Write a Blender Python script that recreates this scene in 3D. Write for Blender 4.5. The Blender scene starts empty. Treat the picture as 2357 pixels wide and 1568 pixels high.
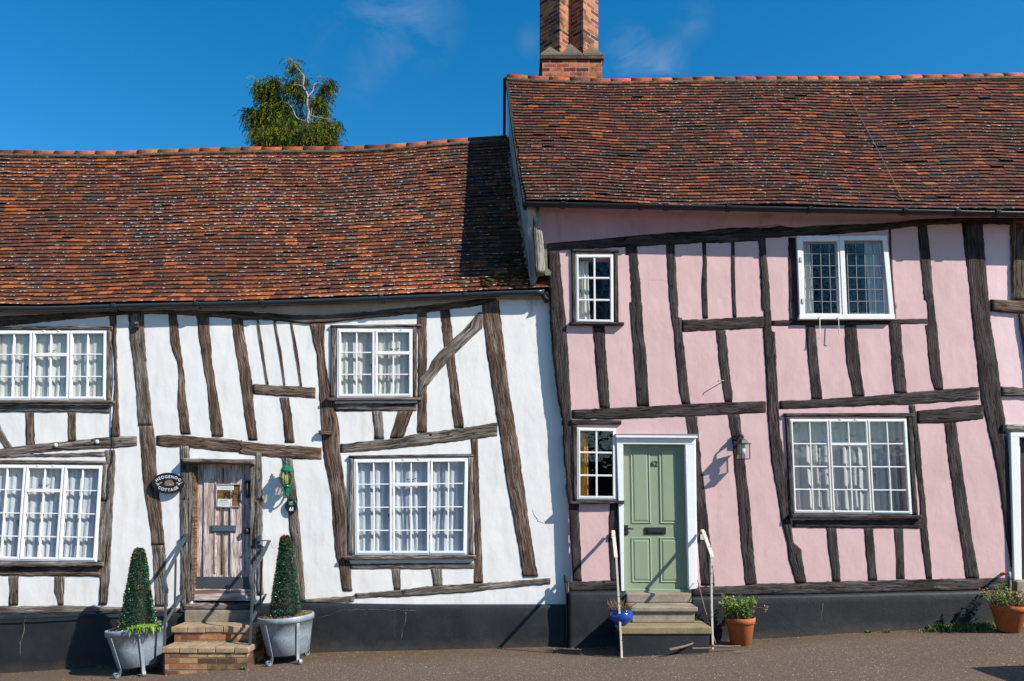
import bpy, bmesh, math, random
from mathutils import Vector, noise, geometry, Matrix
random.seed(7)
R = random.random
def U(a, b): return a + (b - a) * R()
SC = bpy.context.scene
COL = SC.collection
EYE = 2.0
# image frame used while surveying the photograph (2357 x 1568), 176 px per metre on the white front
F = 1760.0; CU = 1178.5; CV = 1143.0
def W(u, v, D=10.0):
    return Vector(((u - CU) / F * D, D - 10.0, EYE + (CV - v) / F * D))
CR = {'A': (0, 690.5, 3.407), 'B': (0, 1112.5, 3.441), 'C': (537.1, 690.5, 3.407), 'D': (537.1, 1074.1, 3.407),
      'E': (1135.5, 445, 3.407), 'F': (1227.6, 905.3, 3.407), 'G': (1743.1, 460.3, 3.407), 'H': (1743.1, 920.7, 3.407),
      'I': (1227.6, 1150.8, 3.756), 'J': (1798.4, 1150.8, 3.756), 'K': (537.1, 115.1, 6.194), 'L': (1135.5, 0, 5.109),
      'N': (1150.8, 429.7, 5.109), 'P': (429.6, 1058.8, 6.814), '0': (0, 0, 1.0)}
def c(k, x, y):
    a = CR[k]; return (a[0] + x / a[2], a[1] + y / a[2])
GP = [(-60, -1.6), (-12, -.52), (-6.7, -.301), (-5.67, -.244), (-2.66, -.03), (-.16, .022), (.714, .058), (2.58, .15), (3.47, .19), (5.29, .3), (6.6, .35), (12, .52), (60, 1.6)]
def lerpl(P, x):
    if x <= P[0][0]: return P[0][1]
    for (a, b), (d, e) in zip(P, P[1:]):
        if x <= d: return b + (e - b) * (x - a) / (d - a)
    return P[-1][1]
def gz(x):
    return sum(lerpl(GP, x + o) for o in (-.5, -.25, 0, .25, .5)) / 5
# ---------------------------------------------------------------- materials
class NT:
    def __init__(s, name):
        s.m = bpy.data.materials.new(name); s.m.use_nodes = True
        s.t = s.m.node_tree; s.b = s.t.nodes['Principled BSDF']; s.b.inputs['Specular IOR Level'].default_value = .3
        s.o = s.t.nodes['Material Output']; s.tc = s.t.nodes.new('ShaderNodeTexCoord')
        s.obj = s.tc.outputs['Object']; s.uv = s.tc.outputs['UV']
    def st(s, sock, v):
        if isinstance(v, bpy.types.NodeSocket): s.t.links.new(v, sock)
        elif isinstance(v, tuple) and len(v) == 3 and sock.type == 'RGBA': sock.default_value = (*v, 1)
        else: sock.default_value = v
    def noise(s, vec, sc, det=3, ro=.5, dist=0):
        n = s.t.nodes.new('ShaderNodeTexNoise'); s.st(n.inputs['Vector'], vec); s.st(n.inputs['Scale'], sc)
        n.inputs['Detail'].default_value = det; n.inputs['Roughness'].default_value = ro; n.inputs['Distortion'].default_value = dist
        return n.outputs['Fac']
    def vor(s, vec, sc, feat='F1', out='Distance', rnd=1):
        n = s.t.nodes.new('ShaderNodeTexVoronoi'); n.feature = feat; s.st(n.inputs['Vector'], vec); n.inputs['Scale'].default_value = sc
        n.inputs['Randomness'].default_value = rnd
        return n.outputs[out]
    def map(s, vec, sc=(1, 1, 1), loc=(0, 0, 0), rot=(0, 0, 0)):
        n = s.t.nodes.new('ShaderNodeMapping'); s.st(n.inputs['Vector'], vec); n.inputs['Scale'].default_value = sc
        n.inputs['Location'].default_value = loc; n.inputs['Rotation'].default_value = rot; return n.outputs[0]
    def ramp(s, f, stops):
        n = s.t.nodes.new('ShaderNodeValToRGB'); s.st(n.inputs[0], f); e = n.color_ramp.elements
        while len(e) < len(stops): e.new(.5)
        for q, (p, col) in zip(e, stops):
            q.position = p; q.color = (*col, 1) if isinstance(col, tuple) else (col, col, col, 1)
        return n.outputs[0]
    def mix(s, f, a, b, mode='MIX'):
        n = s.t.nodes.new('ShaderNodeMix'); n.data_type = 'RGBA'; n.blend_type = mode
        s.st(n.inputs[0], f); s.st(n.inputs[6], a); s.st(n.inputs[7], b); return n.outputs[2]
    def math(s, op, a, b=0.0, cl=False):
        n = s.t.nodes.new('ShaderNodeMath'); n.operation = op; s.st(n.inputs[0], a); s.st(n.inputs[1], b); n.use_clamp = cl; return n.outputs[0]
    def sep(s, v):
        n = s.t.nodes.new('ShaderNodeSeparateXYZ'); s.st(n.inputs[0], v); return n.outputs
    def attr(s, name):
        n = s.t.nodes.new('ShaderNodeAttribute'); n.attribute_name = name; return n
    def bump(s, h, st=.5, d=.01, nrm=None):
        n = s.t.nodes.new('ShaderNodeBump'); s.st(n.inputs['Height'], h); n.inputs['Strength'].default_value = st
        n.inputs['Distance'].default_value = d
        if nrm is not None: s.st(n.inputs['Normal'], nrm)
        return n.outputs[0]
    def out(s, col=None, rough=None, nrm=None, metal=None, spec=None):
        if col is not None: s.st(s.b.inputs['Base Color'], col)
        if rough is not None: s.st(s.b.inputs['Roughness'], rough)
        if nrm is not None: s.st(s.b.inputs['Normal'], nrm)
        if metal is not None: s.st(s.b.inputs['Metallic'], metal)
        if spec is not None: s.st(s.b.inputs['Specular IOR Level'], spec)
        return s.m
def m_plaster(name, base, dirt, hue):
    s = NT(name)
    n1 = s.noise(s.obj, 1.3, 4, .55); n2 = s.noise(s.map(s.obj, (3, 3, .8)), 2.2, 5, .6); n3 = s.noise(s.obj, 60, 3, .6)
    col = s.mix(s.ramp(n1, [(.35, 0.0), (.7, 1.0)]), base, hue)
    col = s.mix(s.math('MULTIPLY', s.ramp(n2, [(.52, 0.0), (.75, 1.0)]), .36), col, dirt)
    cr = s.vor(s.map(s.mix(.12, s.obj, s.noise(s.obj, 3, 3)), (1, 1, .75)), .85, 'DISTANCE_TO_EDGE')
    crk = s.math('MULTIPLY', s.ramp(cr, [(.0, 1.0), (.003, 0.0)]), s.ramp(s.noise(s.obj, .9, 2), [(.60, 0.0), (.66, 1.0)]))
    col = s.mix(s.math('MULTIPLY', crk, .45), col, dirt)
    h = s.math('ADD', s.math('MULTIPLY', s.noise(s.map(s.obj, (1, 1, .7)), 3.2, 3, .5), 1.0), s.math('MULTIPLY', s.noise(s.obj, 26, 4, .6), .10))
    h = s.math('SUBTRACT', h, s.math('MULTIPLY', crk, .05))
    return s.out(col, .85, s.bump(h, .38, .03, s.bump(n3, .15, .003)))
M = {}
M['white'] = m_plaster('limewashed plaster', (.71, .70, .675), (.44, .40, .33), (.665, .67, .67))
M['pink'] = m_plaster('pink plaster', (.61, .415, .415), (.44, .29, .27), (.56, .372, .375))
M['pale'] = m_plaster('pale pink plaster', (.71, .52, .53), (.5, .4, .37), (.68, .48, .51))
M['pinksoffit'] = m_plaster('grimy shade-toned pink plaster', (.46, .285, .30), (.13, .07, .065), (.38, .22, .23)); M['whitesoffit'] = m_plaster('grimy shade-toned white plaster', (.42, .39, .35), (.10, .08, .065), (.30, .27, .24))  # soffit plasters: grime stains, with eave shade also darkened into the base colours
M['greyrender'] = m_plaster('grey render', (.36, .36, .35), (.17, .16, .15), (.27, .27, .27))
def m_wood(name, stops, crack, hi=None, spk=None, bs=1.0):
    s = NT(name); x = s.sep(s.uv)
    warp = s.math('MULTIPLY', s.math('SUBTRACT', s.noise(s.map(s.uv, (.9, 2.2, 1)), 1.5, 2), .5), .09)
    y = s.math('ADD', x[1], warp)
    cb = s.t.nodes.new('ShaderNodeCombineXYZ'); s.st(cb.inputs[0], x[0]); s.st(cb.inputs[1], y); v = cb.outputs[0]
    g = s.noise(s.map(v, (1.6, 40, 1)), 1.0, 6, .78); g2 = s.noise(s.map(v, (4, 75, 1)), 1.0, 4, .65)
    big = s.noise(s.map(s.uv, (1.1, 3, 1)), 1.3, 3)
    f = s.math('ADD', s.math('MULTIPLY', g, .78), s.math('MULTIPLY', big, .22))
    col = s.ramp(f, stops)
    if hi: col = s.mix(s.ramp(s.noise(s.map(s.uv, (1.6, 5, 1), (4, 1, 0)), 1.6, 3), [(.40, 0.0), (.58, .9)]), col, s.mix(1.0, col, (1.75, 1.85, 1.95), 'MULTIPLY'))
    col = s.mix(s.math('MULTIPLY', s.ramp(g2, [(.38, 1.0), (.53, 0.0)]), .8), col, crack)
    ck = s.ramp(s.noise(s.map(v, (.9, 17, 1), (3, 7, 0)), 1.0, 2, .4), [(.30, 1.0), (.35, 0.0)])
    rid = s.math('ABSOLUTE', s.math('SUBTRACT', s.noise(s.map(v, (1.3, 21, 1), (5, 5, 0)), 1.0, 3, .55), .5))
    fis = s.math('MULTIPLY', s.ramp(rid, [(.0, 1.0), (.026, 0.0)]), s.ramp(s.noise(s.map(s.uv, (1.5, 4, 1), (2, 8, 0)), 1.5, 2), [(.40, 0.0), (.50, 1.0)]))
    ck = s.math('MAXIMUM', ck, s.math('MULTIPLY', fis, .9))
    kd = s.vor(s.map(s.uv, (2.2, 5.5, 1)), 1.0); ck = s.math('MAXIMUM', ck, s.ramp(kd, [(.035, 1.0), (.06, 0.0)]))
    col = s.mix(ck, col, crack)
    if hi: col = s.mix(s.math('MULTIPLY', s.ramp(s.noise(s.map(v, (2, 14, 1), (9, 2, 0)), 1.2, 4, .7), [(.6, 0.0), (.72, 1.0)]), hi[1]), col, hi[0])
    if spk: col = s.mix(s.ramp(s.noise(s.map(s.uv, (20, 45, 1)), 3, 2, .7), [(.74, 0.0), (.77, 1.0)]), col, spk)
    h = s.math('SUBTRACT', s.math('ADD', g, s.math('MULTIPLY', g2, .5)), s.math('MULTIPLY', ck, .9))
    return s.out(col, .85, s.bump(h, bs, .02), spec=.15)
M['oak'] = m_wood('weathered grey oak', [(.34, (.028, .018, .013)), (.45, (.078, .048, .034)), (.55, (.135, .096, .073)), (.68, (.29, .24, .205))], (.020, .014, .011), ((.17, .065, .032), .6))
M['oakgrey'] = m_wood('silver grey oak', [(.34, (.045, .036, .029)), (.46, (.115, .092, .076)), (.56, (.18, .152, .13)), (.70, (.31, .275, .24))], (.024, .018, .015), ((.14, .075, .045), .45))
M['tar'] = m_wood('dark stained oak', [(.3, (.022, .016, .016)), (.5, (.045, .033, .032)), (.7, (.078, .06, .058))], (.010, .008, .008), ((.10, .08, .075), .3), (.2, .18, .17))
M['tarworn'] = m_wood('worn stained oak', [(.3, (.028, .021, .02)), (.5, (.055, .043, .040)), (.7, (.12, .10, .095))], (.012, .010, .010), ((.24, .2, .19), .7), (.3, .27, .25))
M['bleached'] = m_wood('bleached timber', [(.3, (.2, .185, .16)), (.5, (.36, .34, .30)), (.7, (.55, .52, .47))], (.08, .07, .06))
M['doorwood'] = m_wood('faded door boards', [(.3, (.26, .20, .175)), (.5, (.40, .315, .28)), (.7, (.54, .455, .42))], (.16, .11, .10), ((.5, .45, .44), .5), None, .3)
M['jamb'] = m_wood('raw brown jamb', [(.3, (.13, .07, .035)), (.6, (.27, .16, .085))], (.06, .03, .015))
def m_paint(name, col, rough=.45, chip=None, amt=.62, spec=.4, bsc=45, bst=.12):
    s = NT(name); n = s.noise(s.obj, 9, 4, .6); n2 = s.noise(s.obj, bsc, 3, .6)
    cc = s.mix(s.math('MULTIPLY', n, .35), col, tuple(x * .72 for x in col))
    if chip: cc = s.mix(s.ramp(s.noise(s.map(s.obj, (1, 1, 1.6)), 24, 4, .65), [(amt, 0.0), (amt + .03, 1.0)]), cc, chip)
    return s.out(cc, rough, s.bump(n2, bst, .01), spec=spec)
M['sash'] = m_paint('white sash paint', (.78, .79, .80), .4)
M['sashold'] = m_paint('flaking white paint', (.74, .74, .72), .5, (.30, .26, .21), .66)
M['blackplinth'] = None
M['sage'] = m_paint('sage green gloss', (.245, .31, .205), .38, bst=.05)
M['iron'] = m_paint('black iron', (.010, .011, .014), .55, bst=.1)
M['railgrey'] = m_paint('dark grey rail paint', (.055, .065, .075), .38, (.12, .10, .09), .72)
M['railcream'] = m_paint('chipped cream rail paint', (.58, .54, .47), .5, (.10, .05, .03), .60)
M['gutblack'] = m_paint('black gutter', (.014, .016, .02), .32)
M['gutgrey'] = m_paint('dark grey gutter', (.035, .045, .055), .25)
M['pipe'] = m_paint('black pipe', (.02, .018, .018), .5, (.12, .05, .03), .62)
M['greenpaint'] = m_paint('green lantern enamel', (.006, .13, .065), .25, bst=.02)
M['lead'] = m_paint('lead came', (.21, .24, .26), .55)
M['blackpaint'] = m_paint('black plaque enamel', (.010, .018, .026), .28, bst=.02)
M['letters'] = m_paint('white lettering', (.8, .82, .82), .5)
M['paper'] = m_paint('paper notice', (.62, .68, .64), .7)
M['ink'] = m_paint('dark ink', (.06, .07, .08), .7)
M['boxgrey'] = m_paint('grey green box paint', (.12, .16, .13), .5)
M['blueslate'] = m_paint('blue grey letter plate', (.065, .10, .13), .4, (.2, .2, .2), .7)
s = NT('black bitumen plinth'); n = s.noise(s.obj, 3, 5, .6); x = s.noise(s.map(s.obj, (1, 1, .45)), 5, 5, .7)
col = s.mix(s.ramp(n, [(.4, 0.0), (.7, 1.0)]), (.013, .016, .019), (.022, .025, .028))
col = s.mix(s.math('MULTIPLY', s.ramp(x, [(.60, 0.0), (.8, 1.0)]), .3), col, (.09, .105, .115))
cr = s.vor(s.map(s.mix(.25, s.obj, s.noise(s.obj, 2.5, 4)), (1, 1, .45)), .8, 'DISTANCE_TO_EDGE')
crk = 0.0
pass
hv = s.sep(s.uv)[1]; sp = s.math('ADD', hv, s.math('MULTIPLY', s.math('SUBTRACT', s.noise(s.obj, 6, 5, .7), .5), .35))
col = s.mix(s.math('MULTIPLY', s.ramp(sp, [(.0, 1.0), (.13, 0.0)]), .5), col, (.075, .058, .045)); col = s.mix(s.math('MULTIPLY', s.ramp(s.noise(s.obj, 38, 3, .7), [(.68, 0.0), (.73, 1.0)]), .25), col, (.13, .13, .13))
M['plinth'] = s.out(col, .6, s.bump(s.math('ADD', n, s.math('MULTIPLY', s.noise(s.obj, 40, 3, .6), .3)), .4, .02), spec=.3)
# roof tiles
def m_tile(name, lich):
    s = NT(name); a = s.attr('Col'); x = s.sep(s.uv)
    n = s.noise(s.obj, 30, 4, .65); n2 = s.noise(s.obj, 7, 3, .6)
    col = s.mix(1.0, a.outputs['Color'], s.ramp(n, [(.25, .55), (.5, 1.0), (.8, 1.35)]), 'MULTIPLY')
    col = s.mix(s.math('MULTIPLY', s.ramp(n2, [(.5, 0.0), (.72, 1.0)]), .45), col, (.035, .03, .03))
    moss = s.math('MULTIPLY', s.ramp(s.noise(s.obj, 1.1, 3, .6), [(.60, 0.0), (.72, 1.0)]), s.ramp(s.noise(s.obj, 26, 3, .7), [(.5, 0.0), (.62, 1.0)]))
    col = s.mix(s.math('MULTIPLY', moss, .5), col, (.055, .05, .014))
    lz = s.ramp(x[1], [(.70, 0.0), (.76, 1.0)])
    big = s.noise(s.obj, .55, 2)
    thr = s.math('ADD', s.noise(s.map(s.obj, (1, 1, 1)), 19, 3, .72), s.math('MULTIPLY', s.math('SUBTRACT', big, .5), .22))
    ln = s.ramp(thr, [(lich, 0.0), (lich + .035, 1.0)])
    sp = s.ramp(s.noise(s.obj, 38, 2, .7), [(.77, 0.0), (.80, 1.0)])
    col = s.mix(s.math('MULTIPLY', s.math('MAXIMUM', s.math('MULTIPLY', lz, ln), s.math('MULTIPLY', sp, .7)), .9), col, (.50, .47, .42))
    return s.out(col, .88, s.bump(n, .5, .008), spec=.08)
M['tile1'] = m_tile('old clay tiles', .565); M['tile2'] = m_tile('dark clay tiles', .60)
def m_brick(name, c1, c2, mortar, bump=.8, stain=None, sc=1.0):
    s = NT(name); b = s.t.nodes.new('ShaderNodeTexBrick')
    wv = s.mix(.012, s.uv, s.noise(s.uv, 9, 2)); s.st(b.inputs['Vector'], wv)
    b.inputs['Scale'].default_value = 1.0; b.inputs['Brick Width'].default_value = .225 * sc; b.inputs['Row Height'].default_value = .073 * sc
    b.inputs['Mortar Size'].default_value = .009; b.inputs['Mortar Smooth'].default_value = .3; b.inputs['Bias'].default_value = 0
    s.st(b.inputs['Color1'], (1., 1., 1.)); s.st(b.inputs['Color2'], (0., 0., 0.)); s.st(b.inputs['Mortar'], (.5, .5, .5))
    mid = tuple((p + q) / 2 for p, q in zip(c1, c2)); dk = tuple(x * .28 for x in c2)
    col = s.ramp(b.outputs['Color'], [(.0, dk), (.3, c2), (.6, mid), (.95, c1)])
    nz = s.noise(s.obj, 28, 4, .7)
    col = s.mix(1.0, col, s.ramp(nz, [(.25, .55), (.5, 1.0), (.8, 1.3)]), 'MULTIPLY')
    col = s.mix(b.outputs['Fac'], col, s.mix(nz, mortar, tuple(x * .6 for x in mortar)))
    if stain: col = s.mix(s.math('MULTIPLY', s.ramp(s.noise(s.obj, 3.5, 5, .7), [(.5, 0.0), (.62, 1.0)]), .8), col, stain)
    h = s.math('SUBTRACT', s.math('MULTIPLY', nz, .5), b.outputs['Fac'])
    return s.out(col, .85, s.bump(h, bump, .012), spec=.2)
M['brick'] = m_brick('warm yellow and red step bricks', (.42, .265, .12), (.29, .115, .055), (.20, .16, .115), .8, (.06, .045, .032))
M['chimbrick'] = m_brick('red chimney bricks', (.46, .15, .05), (.25, .06, .028), (.36, .31, .25), .9, (.035, .028, .018), .92)
def m_stone(name, a, b, st, sc=4):
    s = NT(name); n = s.noise(s.obj, sc, 5, .65); n2 = s.noise(s.obj, 55, 3, .7)
    col = s.mix(s.ramp(n, [(.35, 0.0), (.65, 1.0)]), a, b)
    col = s.mix(1.0, col, s.ramp(n2, [(.3, .75), (.7, 1.15)]), 'MULTIPLY')
    col = s.mix(s.math('MULTIPLY', s.ramp(s.noise(s.obj, 2.2, 4, .7), [(.52, 0.0), (.7, 1.0)]), .6), col, st)
    return s.out(col, .9, s.bump(s.math('ADD', n, s.math('MULTIPLY', n2, .5)), .5, .01), spec=.2)
M['stone'] = m_stone('worn concrete step', (.30, .26, .20), (.21, .18, .14), (.12, .11, .05))
M['slab'] = m_stone('algae stained slab', (.25, .21, .12), (.20, .17, .085), (.11, .11, .04))
M['nosing'] = m_stone('worn brick treads', (.36, .27, .175), (.25, .17, .105), (.12, .095, .06), 9)
M['mortar'] = m_stone('grey mortar', (.24, .23, .20), (.12, .12, .10), (.04, .05, .02), 14)
M['capstone'] = m_stone('lichened cap stone', (.15, .125, .095), (.095, .08, .06), (.16, .11, .03), 9)
M['ridgemortar'] = m_stone('mossy ridge mortar', (.13, .105, .075), (.045, .038, .022), (.06, .055, .015), 22)
M['chimband'] = m_stone('dark weathered brick band', (.10, .065, .05), (.05, .035, .03), (.16, .14, .11), 12)
M['soil'] = m_stone('gravel and soil', (.22, .13, .06), (.10, .06, .03), (.3, .25, .2), 40)
M['mossroof'] = m_stone('dark roof moss', (.055, .042, .012), (.02, .02, .006), (.09, .06, .02), 30)
M['mossm'] = m_stone('moss', (.11, .075, .012), (.05, .05, .008), (.13, .055, .012), 22)
M['zinc'] = m_stone('galvanised zinc', (.20, .25, .29), (.37, .43, .48), (.13, .18, .225), 4.5); M['zinc'].node_tree.nodes['Principled BSDF'].inputs['Roughness'].default_value = .55
M['zinc'].node_tree.nodes['Principled BSDF'].inputs['Metallic'].default_value = .25
M['terra'] = m_stone('terracotta', (.44, .135, .05), (.36, .105, .04), (.30, .13, .075), 5)
M['darkin'] = m_paint('dark interior', (.018, .018, .02), .9)
M['rear'] = m_stone('rear render', (.5, .46, .4), (.4, .36, .3), (.3, .28, .2))
s = NT('cobalt glaze'); M['blue'] = s.out(s.mix(s.noise(s.obj, 6, 3), (.006, .03, .19), (.01, .055, .30)), .12, spec=.6)
s = NT('bark'); n = s.noise(s.map(s.obj, (1, 1, .3)), 14, 4, .6); M['bark'] = s.out(s.mix(n, (.17, .15, .125), (.36, .335, .30)), .9, s.bump(n, .6, .02))
s = NT('twig'); n = s.noise(s.obj, 30, 3); M['twig'] = s.out(s.mix(n, (.10, .06, .045), (.25, .17, .13)), .9)
s = NT('leaf colours'); a = s.attr('Col'); M['leaf'] = s.out(s.mix(1.0, a.outputs['Color'], s.ramp(s.noise(s.obj, 40, 2), [(.3, .7), (.7, 1.25)]), 'MULTIPLY'), .55, spec=.35)
s = NT('conifer spray colours'); a = s.attr('Col'); M['conifer'] = s.out(a.outputs['Color'], .8, spec=.08)
s = NT('glossy leaf colours'); a = s.attr('Col'); M['leafg'] = s.out(a.outputs['Color'], .33, spec=.6)
s = NT('painted picture'); a = s.attr('Col'); M['paintcol'] = s.out(a.outputs['Color'], .5)
# tarmac
s = NT('worn brown tarmac'); x = s.sep(s.obj)
n1 = s.noise(s.obj, .7, 4, .6); n2 = s.noise(s.obj, 8, 4, .6); v1 = s.vor(s.obj, 95); v1c = s.vor(s.obj, 95, out='Color'); v2 = s.vor(s.obj, 38, out='Distance'); v2c = s.vor(s.obj, 38, out='Color')
col = s.mix(n1, (.096, .065, .045), (.150, .110, .082))
col = s.mix(1.0, col, s.ramp(s.sep(v1c)[0], [(.0, .6), (.6, 1.0), (.88, 1.3), (1, 1.8)]), 'MULTIPLY')
col = s.mix(s.math('MULTIPLY', s.ramp(v2, [(.22, 1.0), (.30, 0.0)]), s.ramp(s.sep(v2c)[1], [(.92, 0.0), (.94, 1.0)])), col, (.5, .45, .36))
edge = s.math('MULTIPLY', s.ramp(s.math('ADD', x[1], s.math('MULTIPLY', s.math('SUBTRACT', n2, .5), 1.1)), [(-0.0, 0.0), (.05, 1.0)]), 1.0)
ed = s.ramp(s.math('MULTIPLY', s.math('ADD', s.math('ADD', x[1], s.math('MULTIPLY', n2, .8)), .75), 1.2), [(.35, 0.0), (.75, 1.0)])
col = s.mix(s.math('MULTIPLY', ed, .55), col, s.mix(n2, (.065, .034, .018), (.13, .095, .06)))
M['tarmac'] = s.out(col, .9, s.bump(s.math('ADD', s.math('MULTIPLY', v1, -1.0), s.math('MULTIPLY', n2, .5)), .55, .012), spec=.25)
# glass
def m_glass(name, base, wav):
    s = NT(name); t = s.t; g = t.nodes.new('ShaderNodeBsdfGlossy'); g.inputs['Roughness'].default_value = .01
    tr = t.nodes.new('ShaderNodeBsdfTransparent'); tr.inputs[0].default_value = (*base, 1)
    fr = t.nodes.new('ShaderNodeLayerWeight'); fr.inputs[0].default_value = .5; sch = s.math('ADD', s.math('MULTIPLY', s.math('POWER', fr.outputs['Facing'], 5.0), .9), .075)
    s.st(g.inputs['Normal'], s.bump(s.noise(s.obj, 5, 2), wav, .05)); mx = t.nodes.new('ShaderNodeMixShader')
    s.st(mx.inputs[0], sch); s.st(mx.inputs[1], tr.outputs[0]); s.st(mx.inputs[2], g.outputs[0]); s.st(s.o.inputs[0], mx.outputs[0]); return s.m
M['glass'] = m_glass('window glass', (.90, .93, .93), .12); M['glassamber'] = m_glass('amber lantern glass', (.85, .75, .5), .2)
def m_cloth(name, a, b):
    s = NT(name); n = s.noise(s.map(s.obj, (6, 6, 1.2)), 2, 4, .6); n2 = s.noise(s.map(s.obj, (1, 1, 1)), 150, 2)
    col = s.mix(n, a, b); t = s.t.nodes.new('ShaderNodeBsdfTranslucent'); s.st(t.inputs[0], col); mx = s.t.nodes.new('ShaderNodeMixShader'); mx.inputs[0].default_value = .25
    s.out(col, .9, s.bump(s.math('ADD', n, s.math('MULTIPLY', n2, .1)), .35, .02)); s.st(mx.inputs[1], s.b.outputs[0]); s.st(mx.inputs[2], t.outputs[0]); s.st(s.o.inputs[0], mx.outputs[0]); return s.m
M['clothcream'] = m_cloth('cream curtain', (.70, .69, .63), (.80, .79, .74)); M['clothnet'] = m_cloth('blue white net', (.66, .70, .77), (.78, .81, .87))
M['clothgrey'] = m_cloth('sheer grey curtain', (.60, .61, .60), (.74, .75, .73))
M['clothyellow'] = m_cloth('yellow curtain', (.62, .38, .07), (.5, .26, .04)); M['clothred'] = m_cloth('red curtain', (.42, .03, .04), (.30, .02, .03))
# ---------------------------------------------------------------- mesh helpers
WL = {}
def tag(o, label=None, cat=None, group=None, kind=None):
    if label: o['label'] = label
    if cat: o['category'] = cat
    if group: o['group'] = group
    if kind: o['kind'] = kind
    return o
def empty(name, loc, label=None, cat=None, group=None):
    o = bpy.data.objects.new(name, None); COL.objects.link(o); o.location = loc; o.empty_display_size = .1
    WL[o.name] = Vector(loc); return tag(o, label, cat, group)
class MB:
    def __init__(s): s.v = []; s.f = []; s.uv = []; s.c = []; s.sm = []
    def face(s, idx, uv=None, col=None, sm=False):
        s.f.append(tuple(idx)); s.uv.append(uv); s.c.append(col); s.sm.append(sm)
    def quad(s, pts, uv=None, col=None, sm=False):
        b = len(s.v); s.v += [Vector(p) for p in pts]; s.face(range(b, b + len(pts)), uv, col, sm)
    def slab(s, poly, d0, d1, col=None, ox=0, oy=0, rot=False):
        """polygon in survey coordinates, front at depth d0, back at depth d1"""
        n = len(poly); A = [W(u, v, d0) for u, v in poly]; dy = d1 - d0; Bk = [p + Vector((0, dy, 0)) for p in A]
        f = (lambda p: (p.z + oy, p.x + ox)) if rot else (lambda p: (p.x + ox, p.z + oy))
        s.quad(A, [f(p) for p in A], col)
        s.quad(Bk[::-1], [f(p) for p in Bk[::-1]], col)
        for i in range(n):
            j = (i + 1) % n; q = [A[j], A[i], Bk[i], Bk[j]]
            hor = abs(A[i].x - A[j].x) > abs(A[i].z - A[j].z)
            s.quad(q, [((p.x + ox, p.y) if hor else (p.y, p.z + oy)) for p in q], col)
    def box(s, x0, x1, y0, y1, z0, z1, col=None, mat=None, rot=None):
        P = [Vector((x, y, z)) for z in (z0, z1) for y in (y0, y1) for x in (x0, x1)]
        if mat: P = [mat @ p for p in P]
        for q, ax in (((0, 1, 5, 4), 'xz'), ((3, 2, 6, 7), 'xz'), ((2, 0, 4, 6), 'yz'), ((1, 3, 7, 5), 'yz'), ((4, 5, 7, 6), 'xy'), ((2, 3, 1, 0), 'xy')):
            pts = [P[i] for i in q]; s.quad(pts, [tuple(getattr(p, a) for a in ax) for p in pts], col)
    def tube(s, pts, rad, seg=8, col=None, cap=True):
        pts = [Vector(p) for p in pts]; n = len(pts)
        if not isinstance(rad, (list, tuple)): rad = [rad] * n
        b = len(s.v); L = 0; prev = None
        for i, p in enumerate(pts):
            t = (pts[min(i + 1, n - 1)] - pts[max(i - 1, 0)]).normalized()
            a = prev if prev is not None else (Vector((0, 0, 1)) if abs(t.z) < .9 else Vector((1, 0, 0)))
            e1 = (a - t * a.dot(t)).normalized(); prev = e1; e2 = t.cross(e1)
            for k in range(seg):
                w = 2 * math.pi * k / seg; s.v.append(p + (e1 * math.cos(w) + e2 * math.sin(w)) * rad[i])
        for i in range(n - 1):
            for k in range(seg):
                k2 = (k + 1) % seg
                s.face((b + i * seg + k, b + i * seg + k2, b + (i + 1) * seg + k2, b + (i + 1) * seg + k), None, col, True)
        if cap:
            s.face([b + k for k in range(seg)][::-1], None, col); s.face([b + (n - 1) * seg + k for k in range(seg)], None, col)
    def strap(s, pts, w, t, side=Vector((1, 0, 0)), col=None):
        """flat bar along pts: width w along side, thickness t"""
        pts = [Vector(p) for p in pts]; n = len(pts); b = len(s.v)
        for i, p in enumerate(pts):
            d = (pts[min(i + 1, n - 1)] - pts[max(i - 1, 0)]).normalized(); sd = (side - d * side.dot(d)).normalized(); nn = d.cross(sd)
            for a, e in ((-1, -1), (1, -1), (1, 1), (-1, 1)): s.v.append(p + sd * (a * w / 2) + nn * (e * t / 2))
        for i in range(n - 1):
            for k in range(4):
                k2 = (k + 1) % 4; s.face((b + i * 4 + k, b + i * 4 + k2, b + i * 4 + 4 + k2, b + i * 4 + 4 + k), None, col)
        s.face((b + 3, b + 2, b + 1, b), None, col); e = b + (n - 1) * 4; s.face((e, e + 1, e + 2, e + 3), None, col)
    def lathe(s, prof, cen=(0, 0, 0), seg=28, mat=None, col=None, sm=True, rnd=0, capb=False):
        cen = Vector(cen); b = len(s.v)
        for r, z in prof:
            for k in range(seg):
                w = 2 * math.pi * k / seg; p = Vector((r * math.cos(w), r * math.sin(w), z))
                if rnd: p *= 1 + rnd * (noise.noise(p * 9) )
                if mat: p = mat @ p
                s.v.append(cen + p)
        for i in range(len(prof) - 1):
            for k in range(seg):
                k2 = (k + 1) % seg; s.face((b + i * seg + k, b + i * seg + k2, b + (i + 1) * seg + k2, b + (i + 1) * seg + k), None, col, sm)
        s.face([b + k for k in range(seg)][::-1], None, col); e = b + (len(prof) - 1) * seg; s.face([e + k for k in range(seg)], None, col)
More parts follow.
